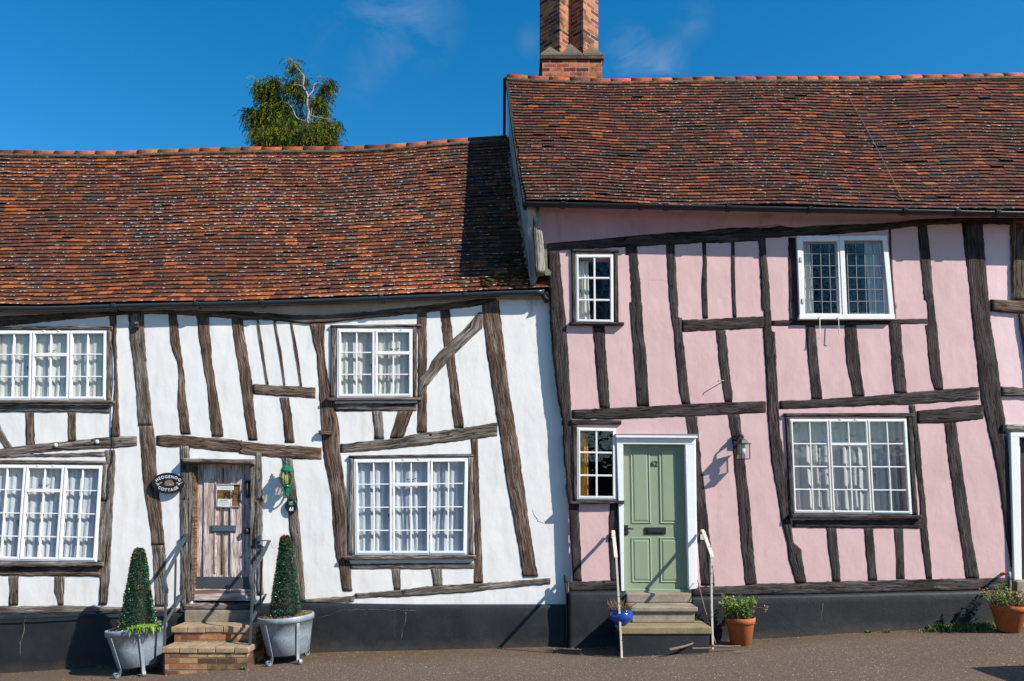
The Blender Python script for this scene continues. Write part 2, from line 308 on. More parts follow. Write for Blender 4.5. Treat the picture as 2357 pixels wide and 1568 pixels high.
    def blob(s, cen, r, sc=(1, 1, 1), rough=.25, seg=10, col=None):
        cen = Vector(cen); b = len(s.v); rings = seg // 2 + 1; off = Vector((U(0, 50), 0, 0))
        for i in range(rings + 1):
            ph = math.pi * i / rings
            for k in range(seg):
                w = 2 * math.pi * k / seg; d = Vector((math.sin(ph) * math.cos(w), math.sin(ph) * math.sin(w), math.cos(ph)))
                rr = r * (1 + rough * noise.noise(d * 2 + off)); s.v.append(cen + Vector((d.x * sc[0], d.y * sc[1], d.z * sc[2])) * rr)
        for i in range(rings):
            for k in range(seg):
                k2 = (k + 1) % seg; s.face((b + i * seg + k, b + (i + 1) * seg + k, b + (i + 1) * seg + k2, b + i * seg + k2), None, col, True)
    def leaf(s, p, d, up, L, w, col):
        d = d.normalized(); sd = d.cross(up)
        if sd.length < 1e-4: sd = d.cross(Vector((1, 0, .1)))
        sd.normalize(); n = sd.cross(d)
        s.quad([p, p + d * L * .5 + sd * w * .5 + n * L * .06, p + d * L, p + d * L * .5 - sd * w * .5 + n * L * .06], None, col)
    def build(s, name, mat, parent=None, bevel=0, recalc=False, **kw):
        o3 = WL[parent.name] if parent is not None else Vector((0, 0, 0))
        org = Vector(kw.pop('org', (0, 0, 0))) if parent is None else Vector((0, 0, 0))
        off = o3 + org
        me = bpy.data.meshes.new(name); me.from_pydata([tuple(v - off) for v in s.v], [], s.f); me.validate(clean_customdata=False) if False else None
        if any(u is not None for u in s.uv):
            ly = me.uv_layers.new(name='UVMap'); fl = []
            for f, u in zip(s.f, s.uv):
                for i in range(len(f)): fl += list(u[i]) if u is not None else [0, 0]
            ly.data.foreach_set('uv', fl)
        if any(x is not None for x in s.c):
            ca = me.color_attributes.new('Col', 'FLOAT_COLOR', 'CORNER'); fl = []
            for f, x in zip(s.f, s.c): fl += list((*(x or (.5, .5, .5)), 1)) * len(f)
            ca.data.foreach_set('color', fl)
        me.polygons.foreach_set('use_smooth', s.sm); me.materials.append(M[mat] if isinstance(mat, str) else mat)
        if bevel or recalc:
            bm = bmesh.new(); bm.from_mesh(me); bmesh.ops.remove_doubles(bm, verts=bm.verts, dist=1e-5); bmesh.ops.recalc_face_normals(bm, faces=bm.faces)
            if bevel:
                ed = [e for e in bm.edges if len(e.link_faces) == 2 and e.calc_face_angle(0) > .6]
                bmesh.ops.bevel(bm, geom=ed, offset=bevel, segments=2, profile=.5, affect='EDGES', clamp_overlap=True)
            bm.to_mesh(me); bm.free()
        me.update(); o = bpy.data.objects.new(name, me); COL.objects.link(o)
        if parent is not None: o.parent = parent
        else: o.location = org
        WL[o.name] = off; return tag(o, **kw)
def ngon_inside(p, poly):
    x, y = p; ins = False; n = len(poly); j = n - 1
    for i in range(n):
        xi, yi = poly[i]; xj, yj = poly[j]
        if (yi > y) != (yj > y) and x < (xj - xi) * (y - yi) / (yj - yi) + xi: ins = not ins
        j = i
    return ins
def panel(name, mat, parent, outline, holes, D, step=.07, amp=.006, depth=.1, seed=0):
    """upright plastered surface with openings, gently uneven"""
    loops = []
    for lp in [outline] + holes:
        q = [(W(u, v, D).x, W(u, v, D).z) for u, v in lp]; r = []
        for (a, b), (a2, b2) in zip(q, q[1:] + q[:1]):
            k = max(1, int(math.hypot(a2 - a, b2 - b) / .12))
            r += [(a + (a2 - a) * i / k, b + (b2 - b) * i / k) for i in range(k)]
        loops.append(r)
    V = []; E = []
    for lp in loops:
        b = len(V); V += lp; E += [(b + i, b + (i + 1) % len(lp)) for i in range(len(lp))]
    xs = [p[0] for p in loops[0]]; zs = [p[1] for p in loops[0]]; rs = random.Random(seed)
    x = min(xs) + step
    while x < max(xs):
        z = min(zs) + step
        while z < max(zs):
            p = (x + rs.uniform(-.2, .2) * step, z + rs.uniform(-.2, .2) * step)
            if ngon_inside(p, loops[0]) and not any(ngon_inside(p, h) for h in loops[1:]): V.append(p)
            z += step
        x += step
    r = geometry.delaunay_2d_cdt([Vector(v) for v in V], E, [], 0, 1e-5)
    vs, fs = r[0], r[2]; mb = MB()
    for p in vs:
        y = D - 10 + amp * (noise.noise(Vector((p.x * 1.3, p.y * .9, seed))) * 1.6 + noise.noise(Vector((p.x * 5, p.y * 4, seed + 5))) * .8)
        mb.v.append(Vector((p.x, y, p.y)))
    keep = []
    for f in fs:
        cx = sum(vs[i].x for i in f) / 3; cz = sum(vs[i].y for i in f) / 3
        if ngon_inside((cx, cz), loops[0]) and not any(ngon_inside((cx, cz), h) for h in loops[1:]):
            a, b, d = (vs[i] for i in f)
            if (b - a).cross(d - a) < 0: f = f[::-1]
            keep.append(tuple(f)); mb.face(f, [(vs[i].x, vs[i].y) for i in f], None, True)
    cnt = {}
    for f in keep:
        for i in range(3): e = (f[i], f[(i + 1) % 3]); cnt[e] = 1
    bk = {}
    for (a, b) in list(cnt):
        if (b, a) not in cnt:
            for i in (a, b):
                if i not in bk: bk[i] = len(mb.v); mb.v.append(mb.v[i] + Vector((0, depth, 0)))
            mb.face((b, a, bk[a], bk[b]), [(0, 0)] * 4)
    return mb.build(name, mat, parent)
def timber(house, name, ori, *segs, D=10.0, proud=.014, mat='oak', jit=.0075, back=.04, label=None):
    """hewn timber: V gives (v, left, right) rows, H gives (u, top, bottom) columns, in survey crops"""
    rows = []
    for k, lst in zip(segs[::2], segs[1::2]):
        for a, b, d in lst:
            if ori == 'V': p, q = c(k, b, a), c(k, d, a)
            else: p, q = c(k, a, b), c(k, a, d)
            rows.append((W(*p, D), W(*q, D)))
    R2 = []
    for (a, b), (a2, b2) in zip(rows, rows[1:]):
        n = max(1, int(((a2 + b2) / 2 - (a + b) / 2).length / .045))
        R2 += [(a.lerp(a2, i / n), b.lerp(b2, i / n)) for i in range(n)]
    R2.append(rows[-1]); mb = MB(); sd = U(0, 100); pr = max(.0085, proud * .55) + U(-.0015, .0015); cols = (0, .05, .17, .35, .5, .65, .83, .95, 1); K = len(cols) + 2; L = 0; prev = None; Ls = []
    for i, (a, b) in enumerate(R2):
        mid = (a + b) / 2
        if prev is not None: L += (mid - prev).length
        prev = mid; Ls.append(L); w = b - a; wd = w.normalized()
        ja = jit * (noise.noise(Vector((L * 5, sd, 0))) + 1.3 * noise.noise(Vector((L * 19, sd, 3)))); jb = jit * (noise.noise(Vector((L * 5, sd, 9))) + 1.3 * noise.noise(Vector((L * 19, sd, 13))))
        a = a + wd * ja; b = b + wd * jb; pts = [a + Vector((0, back, 0))]
        for k, s_ in enumerate(cols):
            e = min(s_, 1 - s_); pf = (-.3 if e == 0 else .55 if e < .1 else 1)
            y = -pr * pf + .003 * noise.noise(Vector((L * 3, s_ * 4, sd))) + .0018 * noise.noise(Vector((L * 9, s_ * 22, sd)))
            pts.append(a.lerp(b, s_) + Vector((0, y, 0)))
        pts.append(b + Vector((0, back, 0))); mb.v += pts
    wm = (R2[0][1] - R2[0][0]).length; off = U(0, 30)
    for i in range(len(R2) - 1):
        for k in range(K - 1):
            q = (i * K + k, i * K + k + 1, (i + 1) * K + k + 1, (i + 1) * K + k)
            s0 = ([0] + list(cols) + [1])[k] * wm; s1 = ([0] + list(cols) + [1])[k + 1] * wm
            uv = [(Ls[i] + off, s0 + off), (Ls[i] + off, s1 + off), (Ls[i + 1] + off, s1 + off), (Ls[i + 1] + off, s0 + off)]
            if ori == 'V': q = q[::-1]; uv = uv[::-1]
            mb.face(q, uv, None, 0 < k < K - 2)
    e0 = list(range(K)); e1 = [(len(R2) - 1) * K + k for k in range(K)]
    mb.face(e0 if ori == 'V' else e0[::-1], [(off, off)] * K); mb.face(e1[::-1] if ori == 'V' else e1, [(off, off)] * K)
    o = mb.build(name, mat, house); me = o.data; me.flip_normals() if False else None
    bm = bmesh.new(); bm.from_mesh(me); bmesh.ops.recalc_face_normals(bm, faces=bm.faces); bm.to_mesh(me); bm.free()
    if label: o['label'] = label
    return o
def bar(mb, a, b, w, d0, d1, ox=None):
    """straight bar in the wall plane between survey points a, b; w in survey px"""
    a = Vector(a); b = Vector(b); t = (b - a).normalized(); n = Vector((-t.y, t.x)) * w / 2
    P = [a + n, b + n, b - n, a - n]; P = [(p.x, p.y) for p in P]
    ar = sum(P[i][0] * P[(i + 1) % 4][1] - P[(i + 1) % 4][0] * P[i][1] for i in range(4))
    if ar > 0: P = P[::-1]
    mb.slab(P, d0, d1)
def QP(Q, s_, t):
    a = Vector(Q[0]).lerp(Vector(Q[1]), s_); b = Vector(Q[3]).lerp(Vector(Q[2]), s_); p = a.lerp(b, t); return (p.x, p.y)
def QR(Q, s0, t0, s1, t1): return [QP(Q, s0, t0), QP(Q, s0, t1), QP(Q, s1, t1), QP(Q, s1, t0)]
def curtain(Q, s0, s1, D, mat, label, folds=14, t0=.01, t1=.98, amp=.009, name='curtain', tuck=0, cat='curtain'):
    P0 = W(*QP(Q, s0, t0), D); rs = random.Random(hash(label) % 9999); sd = (len(label) * 7.3 + s0 * 31); mb = MB(); nu = int(folds * 9); nv = 16
    for j in range(nv + 1):
        t = j / nv
        for i in range(nu + 1):
            x = i / nu; sx = s0 + (s1 - s0) * (x + tuck * (x - .5) * t * t)
            ph = x * folds * 2 * math.pi + 2.5 * noise.noise(Vector((x * 4, t * 1.2, sd))) + 5 * noise.noise(Vector((x * 2.2, 0, sd)))
            a = amp * (.55 + .45 * t) * (1 + .8 * noise.noise(Vector((x * 7, t * 2, sd + 4))))
            p = W(*QP(Q, min(1.02, max(-.02, sx)), t0 + (t1 - t0) * t), D); p.y += a * (math.sin(ph) + .25 * math.sin(2.7 * ph + 1)) + .012 * noise.noise(Vector((x * 3, t * 3, sd)))
            mb.v.append(p)
    for j in range(nv):
        for i in range(nu): q = j * (nu + 1) + i; mb.face((q, q + nu + 1, q + nu + 2, q + 1), None, None, True)
    mid = W(*QP(Q, (s0 + s1) / 2, 1), D)
    return mb.build(name, mat, None, org=mid, label=label, cat=cat, group='curtains behind the cottage windows')
def window(house, Q, D, lights, rows, vent=None, mat='sash', head=None, sill=None, casL=None, casR=None, wmat='oakgrey', name='window', ofr=5.5, sfr=4.5, gb=2.7, catches=True, wlab=None, hand=()):
    mb = MB(); f = D - .022
    for a, b in ((0, 1), (1, 2), (2, 3), (3, 0)):
        A = Vector(Q[a]); B = Vector(Q[b]); cen = sum((Vector(q) for q in Q), Vector((0, 0))) / 4
        t = (B - A).normalized(); n = Vector((-t.y, t.x)); n = n if n.dot(cen - A) > 0 else -n
        bar(mb, A + n * ofr / 2 - t * 0, B + n * ofr / 2, ofr, f - .001 * (a % 2), f + .05)
    for l in range(lights):
        s0, s1 = l / lights, (l + 1) / lights; wpx = (Vector(Q[1]) - Vector(Q[0])).length; hpx = (Vector(Q[3]) - Vector(Q[0])).length
        e0 = (ofr * .6 if l == 0 else 1.2) / wpx; e1 = (ofr * .6 if l == lights - 1 else 1.2) / wpx; ey = ofr * .6 / hpx; fo = .006 + .0015 * l
        a, b, d, e = (QP(Q, s0 + e0, ey), QP(Q, s1 - e1, ey), QP(Q, s1 - e1, 1 - ey), QP(Q, s0 + e0, 1 - ey)); hs = sfr / 2 / wpx; ht = sfr / 2 / hpx
        bar(mb, QP(Q, s0 + e0, ey + ht), QP(Q, s1 - e1, ey + ht), sfr, f - fo, f + .035); bar(mb, QP(Q, s0 + e0, 1 - ey - ht), QP(Q, s1 - e1, 1 - ey - ht), sfr * 1.15, f - fo, f + .035)
        bar(mb, QP(Q, s0 + e0 + hs, ey), QP(Q, s0 + e0 + hs, 1 - ey), sfr, f - fo - .0007, f + .034); bar(mb, QP(Q, s1 - e1 - hs, ey), QP(Q, s1 - e1 - hs, 1 - ey), sfr, f - fo - .0007, f + .034)
        bar(mb, QP(Q, (s0 + s1 + e0 - e1) / 2, ey), QP(Q, (s0 + s1 + e0 - e1) / 2, 1 - ey), gb, f + .001, f + .03)
        for r in range(1, rows):
            t = ey + (1 - 2 * ey) * (r / rows + .006); w = gb
            if vent == l and r == 1: w = sfr * 1.7; t += .004
            bar(mb, QP(Q, s0 + e0, t), QP(Q, s1 - e1, t), w, f + (.0025 if w == gb else -fo - .002), f + .029)
        if vent == l and hpx > 10:
            for hx in (.3, .7):
                q = QP(Q, s0 + (s1 - s0) * hx, ey * .4); mb.slab([(q[0] - 2.5, q[1] - 1.5), (q[0] - 2.5, q[1] + 2), (q[0] + 2.5, q[1] + 2), (q[0] + 2.5, q[1] - 1.5)], f - .012, f)
    w = mb.build(name, mat, house, bevel=.0025)
    if wlab: w['label'] = wlab
    g = MB(); g.quad([W(*QP(Q, a, b), D + .002) for a, b in ((.01, .99), (.99, .99), (.99, .01), (.01, .01))]); g.build('glass', 'glass', w)
    if catches:
        mb = MB()
        for (sx, t) in hand:
            mb = MB(); q = QP(Q, sx, t); p = W(*q, D - .006 + .035); mb.tube([p, p + Vector((.004, -.004, .03)), p + Vector((.014, -.008, -.06))], [.006, .007, .003], 6); mb.build('window_catch', 'iron', w)
        if vent is not None:
            q = QP(Q, (vent + .5) / lights, 1 / rows - .03); p = W(*q, D + .03); mb = MB()
            mb.tube([p + Vector((-.06, 0, .01)), p + Vector((-.02, -.005, 0)), p + Vector((.03, 0, .004)), p + Vector((.07, 0, .02))], .005, 6); mb.build('window_stay', 'iron', w)
    if head: t = timber(w, 'head_board', 'H', *head, D=D, proud=.065, mat=wmat, jit=.0015)
    if sill: t = timber(w, 'sill', 'H', *sill, D=D, proud=.13, mat=wmat, jit=.002)
    if casL: timber(w, 'casing', 'V', *casL, D=D, proud=.05, mat=wmat, jit=.0015)
    if casR: timber(w, 'casing', 'V', *casR, D=D, proud=.05, mat=wmat, jit=.0015)
    return w
GL = {}
def glyph(ch, of=0):
    key = (ch, of)
    if key not in GL:
        cu = bpy.data.curves.new('t', 'FONT'); cu.body = ch; cu.size = 1; cu.resolution_u = 3; cu.offset = of; ob = bpy.data.objects.new('t', cu); COL.objects.link(ob)
        dg = bpy.context.evaluated_depsgraph_get(); me = bpy.data.meshes.new_from_object(ob.evaluated_get(dg))
        vs = [Vector((v.co.x, v.co.y)) for v in me.vertices]; fs = [tuple(p.vertices) for p in me.polygons]
        bpy.data.objects.remove(ob); bpy.data.curves.remove(cu); bpy.data.meshes.remove(me)
        x0 = min([v.x for v in vs] or [0]); x1 = max([v.x for v in vs] or [.3]); GL[key] = ([Vector((v.x - x0, v.y)) for v in vs], fs, x1 - x0)
    return GL[key]
def text(mb, st, cen, h, D, arc=None, gap=.12, bold=0, ys=1.0):
    """letters of height h (survey px) centred on cen; arc=(rx, ry, +1 top / -1 bottom) bends them round an oval"""
    sz = h / .70; tot = sum((glyph(x, bold)[2] if x != ' ' else .25) + gap for x in st) - gap; x = -tot / 2
    for ch in st:
        if ch == ' ': x += .25 + gap; continue
        vs, fs, w = glyph(ch, bold); xm = x + w / 2; b = len(mb.v)
        for dx in (0,):
            b = len(mb.v)
            for v in vs:
                lx = (v.x - w / 2) * sz + dx; ly = v.y * sz * ys
                if arc:
                    rx, ry, sg = arc; th = 0; s_ = 0; tgt = abs(xm * sz)
                    while s_ < tgt: s_ += math.hypot(rx * math.cos(th), ry * math.sin(th)) * .01; th += .01
                    th = math.copysign(th, xm)
                    px = rx * math.sin(th); py = ry * math.cos(th) * sg; tx, ty = rx * math.cos(th), -ry * math.sin(th) * sg
                    l = math.hypot(tx, ty); tx /= l; ty /= l; nx, ny = -ty, tx
                    q = (cen[0] + px + tx * lx + nx * ly, cen[1] - (py + ty * lx + ny * ly))
                else: q = (cen[0] + xm * sz + lx, cen[1] + h / 2 - ly)
                mb.v.append(W(*q, D))
            for f in fs: mb.face([b + i for i in f])
        x += w + gap
def catmull(P, n=6):
    P = [Vector(p) for p in P]; out = []
    for i in range(len(P) - 1):
        p0 = P[max(i - 1, 0)]; p1 = P[i]; p2 = P[i + 1]; p3 = P[min(i + 2, len(P) - 1)]
        for k in range(n):
            t = k / n; out.append(.5 * ((2 * p1) + (p2 - p0) * t + (2 * p0 - 5 * p1 + 4 * p2 - p3) * t * t + (3 * p1 - p0 - 3 * p2 + p3) * t ** 3))
    out.append(P[-1]); return out
# ---------------------------------------------------------------- the three cottages
HW = empty('timbered_cottage', (-3.2, 0, gz(-3.2)), 'white limewashed timber framed cottage with crooked grey oak studs and the plank door', 'cottage')
HP = empty('timbered_cottage', (3.4, 0, gz(3.4)), 'pink timber framed cottage with dark stained studs, green door and twin shafted chimney', 'cottage')
HN = empty('timbered_cottage', (7.2, 0, gz(7.2)), 'paler pink cottage at the right edge with grey timbers and white door frame', 'cottage')
DW, DP = 10.0, 9.9
def qc(k, *p): return [c(*(q if isinstance(q[0], str) else (k, *q))) for q in p]
W1 = [(-12, 761), (246, 759.5), (244, 921), (-17, 921)]
W2 = [(-28, 1069), (236, 1071.5), (221, 1293), (-45, 1289)]
W3 = qc('C', (815, 225), (1405, 228), (1405, 762), (812, 765))
W4 = qc('C', (945, 1250), (1842, 1240), ('D', 1828, 690), ('D', 955, 690))
W5 = qc('E', (645, 480), (940, 480), (943, 1015), (650, 1010))
W6 = qc('F', (342, 268), (648, 275), (650, 832), (345, 830))
W7 = qc('G', (310, 282), (1018, 278), (1078, 932), (335, 933))
W8 = qc('H', (255, 150), (1170, 148), (1215, 895), (285, 885))
D1 = [(446, 1067), (584, 1069), (584.5, 1384), (443, 1383)]
D2 = qc('F', (702, 396), (1195, 400), (1228, 1560), (705, 1558))
D3 = [(2346, 1004), (2420, 1004), (2432, 1336), (2351, 1336)]
def grow(Q, g=-2):
    cx = sum(q[0] for q in Q) / 4; cy = sum(q[1] for q in Q) / 4; return [(q[0] + (g if q[0] > cx else -g), q[1] + (g if q[1] > cy else -g)) for q in Q]
panel('wall', 'white', HW, [(-420, 695), (1335, 668), (1335, 1425), (-420, 1450)], [grow(q) for q in (W1, W2, W3, W4)] + [[(444, 1066), (585, 1066), (585, 1405), (442, 1405)]], DW, .065, .003, .12, 3)
panel('wall', 'pink', HP, [(1259, 566), (1259, 520), (2238, 503), (2270, 700), (2290, 920), (2320, 1200), (2335, 1372), (1312, 1372), (1306, 1160), (1286, 850), (1270, 680)], [grow(q) for q in (W5, W6, W7, W8)] + [[D2[0], D2[1], (D2[2][0], 1385), (D2[3][0], 1385)]], DP, .07, .003, .3, 11)
panel('wall', 'pale', HN, [(2222, 505), (2830, 495), (2830, 1372), (2325, 1372), (2308, 1200), (2278, 920), (2250, 700)], [grow(D3, -1)], DP + .03, .08, .004, .12, 5)
# --- white cottage timbers
T = timber; h = HW
T(h, 'wall_plate', 'H', 'A', [(-400, 150, 235), (0, 122, 212), (200, 116, 192), (500, 108, 160), (850, 92, 128), (1100, 86, 112), (1320, 84, 112), (1600, 84, 132), (1820, 84, 150)], 'C', [(100, 92, 160), (300, 108, 162), (600, 118, 190), (760, 116, 183), (1000, 98, 150), (1300, 66, 122), (1600, 34, 92), (1930, -8, 45), (2060, -14, 8)], proud=.05)
T(h, 'post', 'V', 'A', [(120, 850, 915), (480, 893, 918), (780, 898, 930), (1075, 865, 940)])
T(h, 'post', 'V', 'A', [(1178, 822, 905), (1300, 838, 905)], 'B', [(0, 842, 908), (300, 815, 892), (600, 800, 880), (780, 790, 872), (965, 775, 850)], mat='oakgrey')
T(h, 'main_post', 'V', 'A', [(105, 1000, 1128), (300, 1015, 1135), (500, 1040, 1150), (700, 1065, 1172), (985, 1080, 1200)], proud=.022, mat='oakgrey')
T(h, 'main_post', 'V', 'A', [(988, 1090, 1208), (1200, 1100, 1228), (1400, 1115, 1240), (1568, 1135, 1255)], 'B', [(200, 1165, 1280), (400, 1195, 1300), (490, 1195, 1302)])
T(h, 'main_post', 'V', 'B', [(492, 1202, 1310), (700, 1212, 1320), (975, 1225, 1335)], proud=.018, mat='oakgrey')
T(h, 'stud', 'V', 'A', [(115, 1315, 1390), (280, 1330, 1405), (400, 1348, 1425), (480, 1388, 1435), (580, 1400, 1450), (700, 1392, 1458), (820, 1388, 1475), (1055, 1415, 1500)])
T(h, 'stud', 'V', 'A', [(125, 1535, 1640), (300, 1555, 1655), (500, 1590, 1670), (700, 1620, 1700), (900, 1640, 1735), (1072, 1655, 1760)])
T(h, 'stud', 'V', 'A', [(145, 1815, 1905), (300, 1830, 1925), (500, 1860, 1955), (660, 1885, 1980), (900, 1915, 2000), (1102, 1945, 2030)])
T(h, 'rail', 'H', 'A', [(1230, 1060, 1145), (1300, 1055, 1158), (1500, 1066, 1162), (1700, 1080, 1187), (1900, 1098, 1203)], 'C', [(50, 1104, 1212), (300, 1130, 1240), (500, 1142, 1252), (692, 1155, 1257)], proud=.022)
T(h, 'rail', 'H', 'A', [(-420, 1235, 1290), (0, 1168, 1240), (200, 1138, 1208), (500, 1108, 1186), (860, 1073, 1166), (1075, 1063, 1150)], mat='oakgrey', proud=.02)
T(h, 'brace', 'V', 'A', [(880, -120, -30), (1000, -60, 12), (1100, -5, 66), (1172, 40, 108)], mat='oakgrey')
T(h, 'stud', 'V', 'A', [(882, 195, 270), (1000, 200, 272), (1152, 203, 276)]); T(h, 'stud', 'V', 'A', [(882, 530, 600), (1000, 532, 598), (1112, 530, 600)])
T(h, 'rail', 'H', 'A', [(-420, 815, 875), (0, 820, 880), (500, 823, 882), (862, 825, 885)], mat='oakgrey', proud=.03)
T(h, 'rail', 'H', 'A', [(-420, 1240, 1262), (130, 1210, 1236), (500, 1204, 1234), (822, 1186, 1226)], mat='oakgrey')
T(h, 'door_post', 'V', 'A', [(1145, 1410, 1490), (1568, 1414, 1492)], 'B', [(0, 1425, 1503), (500, 1430, 1505), (972, 1430, 1508)], mat='oakgrey', proud=.03)
T(h, 'door_post', 'V', 'C', [(1198, 175, 225), (1568, 170, 230)], 'D', [(260, 168, 230), (540, 178, 233), (760, 182, 235), (1005, 182, 238)], mat='oakgrey', proud=.03)
T(h, 'stud', 'V', 'C', [(150, 0, 80), (400, 18, 112), (640, 45, 150), (900, 95, 180), (1102, 115, 202)]) if False else None
for a in ([(160, 183, 200), (400, 215, 238), (660, 262, 278)], [(160, 313, 332), (400, 355, 378), (670, 397, 410)], [(160, 443, 460), (400, 480, 505), (675, 525, 542)]): T(h, 'stud', 'V', 'C', a, jit=.002)
T(h, 'rail', 'H', 'C', [(155, 655, 740), (400, 675, 762), (520, 680, 768), (645, 685, 778)], proud=.02)
T(h, 'stud', 'V', 'C', [(765, 360, 440), (900, 385, 460), (1120, 400, 485)])
T(h, 'main_post', 'V', 'C', [(188, 595, 718), (350, 628, 722), (420, 650, 720), (500, 655, 728), (640, 662, 752), (800, 675, 800), (1000, 685, 830), (1200, 700, 845), (1400, 740, 870), (1568, 765, 892)], 'D', [(400, 775, 903), (500, 785, 905), (700, 800, 900), (760, 822, 925), (975, 855, 935)], proud=.025, jit=.008)
T(h, 'stud', 'V', 'C', [(100, 1440, 1520), (500, 1450, 1518), (800, 1442, 1520), (1042, 1438, 1520)])
T(h, 'rail', 'H', 'C', [(795, 812, 872), (1438, 808, 870)], mat='oakgrey', proud=.03)
T(h, 'stud', 'V', 'C', [(872, 1085, 1170), (1000, 1098, 1180), (1092, 1100, 1190)], mat='oakgrey')
T(h, 'brace', 'V', 'C', [(872, 1288, 1412), (1085, 1222, 1338)], proud=.018)
T(h, 'brace', 'V', 'C', [(98, 1920, 1962), (150, 1872, 1962), (226, 1808, 1955), (300, 1728, 1870), (420, 1600, 1748), (480, 1552, 1690), (545, 1528, 1630), (610, 1455, 1578), (680, 1450, 1520), (762, 1448, 1466)], proud=.026, mat='oakgrey', jit=.004)
T(h, 'stud', 'V', 'C', [(75, 1615, 1700), (300, 1640, 1725), (500, 1670, 1745), (700, 1695, 1775), (1005, 1725, 1812)])
T(h, 'main_post', 'V', '0', [(692, 1108, 1150), (760, 1113, 1157), (826, 1121, 1165), (905, 1134, 1174), (1000, 1149, 1190), (1100, 1163, 1205), (1200, 1182, 1218), (1270, 1194, 1229), (1327, 1203, 1240)], proud=.025, jit=.009)
T(h, 'rail', 'H', 'C', [(840, 1130, 1200), (1000, 1108, 1190), (1200, 1092, 1175), (1500, 1038, 1145), (1800, 1003, 1102), (2070, 962, 1072)], proud=.02, mat='oakgrey')
T(h, 'post', 'V', 'C', [(1090, 1862, 1918), (1300, 1878, 1925), (1568, 1882, 1932)], 'D', [(500, 1890, 1945), (700, 1888, 1955), (915, 1880, 1962)])
T(h, 'rail', 'H', 'D', [(918, 762, 802), (1400, 757, 802), (1892, 753, 800)], mat='oakgrey', proud=.03)
T(h, 'stud', 'V', 'D', [(798, 1238, 1310), (965, 1258, 1312)], mat='oakgrey'); T(h, 'stud', 'V', 'D', [(798, 1550, 1636), (940, 1570, 1645)], mat='oakgrey')
T(h, 'sill_beam', 'H', 'D', [(958, 992, 1032), (1100, 985, 1026), (1300, 965, 1024), (1600, 930, 1005), (1900, 915, 982), (2090, 905, 957)], '0', [(1230, 1333, 1347), (1267, 1330, 1344)], mat='oakgrey', proud=.03)
T(h, 'stud', 'V', 'C', [(1232, 370, 463)], 'D', [(0, 388, 472), (150, 412, 492), (340, 430, 508), (500, 440, 525), (700, 470, 545), (870, 490, 552), (1062, 522, 567)], mat='oakgrey')
T(h, 'sill_beam', 'H', 'D', [(560, 1042, 1068), (950, 1008, 1058)], mat='oakgrey', proud=.04)
T(h, 'sill_beam', 'H', 'B', [(-420, 960, 1035), (0, 972, 1036), (500, 966, 1030), (1000, 982, 1026), (1430, 990, 1028)], mat='oakgrey', proud=.035)
T(h, 'rail', 'H', 'B', [(-420, 660, 735), (0, 660, 735), (400, 660, 736), (802, 655, 742)], proud=.03)
T(h, 'stud', 'V', 'B', [(732, 65, 150), (850, 70, 150), (968, 64, 148)], mat='oakgrey'); T(h, 'stud', 'V', 'B', [(732, 430, 515), (860, 424, 512), (900, 440, 508), (968, 460, 505)], mat='oakgrey')
window(HW, W1, DW, 3, 3, 1, 'sash', ('A', [(-420, 205, 235), (890, 208, 240)]), ('A', [(-420, 788, 818), (905, 788, 815)]), None, ('A', [(238, 842, 878), (788, 838, 875)]), wlab='three light casement, upper left', hand=((.3, .55), (.69, .55)))
window(HW, W2, DW, 3, 4, 1, 'sash', ('A', [(-420, 1246, 1282), (842, 1262, 1292)]), ('B', [(-420, 620, 655), (828, 624, 656)]), None, ('A', [(1290, 812, 848), (1568, 798, 835)], ), wlab='three light casement, lower left', hand=((.3, .6), (.7, .6)))
T(HW, 'post', 'V', 'B', [(0, 795, 842), (300, 785, 822), (625, 772, 808)], mat='oakgrey', proud=.02)
window(HW, W3, DW, 2, 3, 1, 'sash', ('C', [(765, 198, 218), (1470, 192, 214)]), ('C', [(735, 768, 796), (1475, 764, 790)]), ('C', [(216, 765, 815), (766, 760, 810)]), ('C', [(216, 1408, 1442), (764, 1408, 1440)]), hand=((.45, .55),))
window(HW, W4, DW, 3, 4, 1, 'sash', ('C', [(910, 1220, 1240), (1885, 1205, 1230)]), ('D', [(865, 700, 733), (1905, 690, 722)]), ('C', [(1240, 910, 945), (1568, 912, 952)], ) if False else ('D', [(-68, 910, 948), (690, 903, 946)]), ('D', [(-75, 1842, 1880), (690, 1842, 1886)]), hand=((.3, .6), (.7, .6)))
# --- pink cottage timbers
h = HP
def T(*a, **k):
    k.setdefault('D', DP); k.setdefault('mat', 'tar'); k.setdefault('proud', .012); return timber(*a, **k)
T(h, 'corner_post', 'V', 'E', [(455, 425, 520), (700, 435, 540), (1000, 445, 572), (1300, 470, 595), (1560, 503, 605)], 'F', [(200, 222, 303), (400, 235, 300), (600, 250, 306), (850, 268, 345), (875, 273, 357), (1000, 282, 362), (1080, 285, 368), (1300, 298, 377), (1472, 312, 380)], proud=.03, back=.1)
T(h, 'wall_plate', 'H', 'E', [(398, 400, 458), (500, 383, 452), (740, 368, 438), (1100, 333, 422), (1400, 308, 408), (1650, 298, 392), (1870, 268, 388), (2060, 272, 376)], 'G', [(80, 215, 300), (160, 200, 300), (300, 218, 288), (500, 203, 280), (800, 190, 256), (1000, 184, 236), (1300, 153, 202), (1600, 143, 187), (1850, 143, 182), (2000, 140, 190)], proud=.035)
T(h, 'stud', 'V', 'E', [(412, 1028, 1128), (483, 1030, 1134), (486, 1058, 1134), (700, 1072, 1155), (853, 1077, 1165), (857, 1060, 1168), (1100, 1080, 1182), (1300, 1098, 1205), (1562, 1115, 1220)], 'F', [(102, 814, 912)])
T(h, 'stud', 'V', 'E', [(1040, 778, 872), (1300, 795, 890), (1560, 825, 908)], 'F', [(116, 520, 603)])
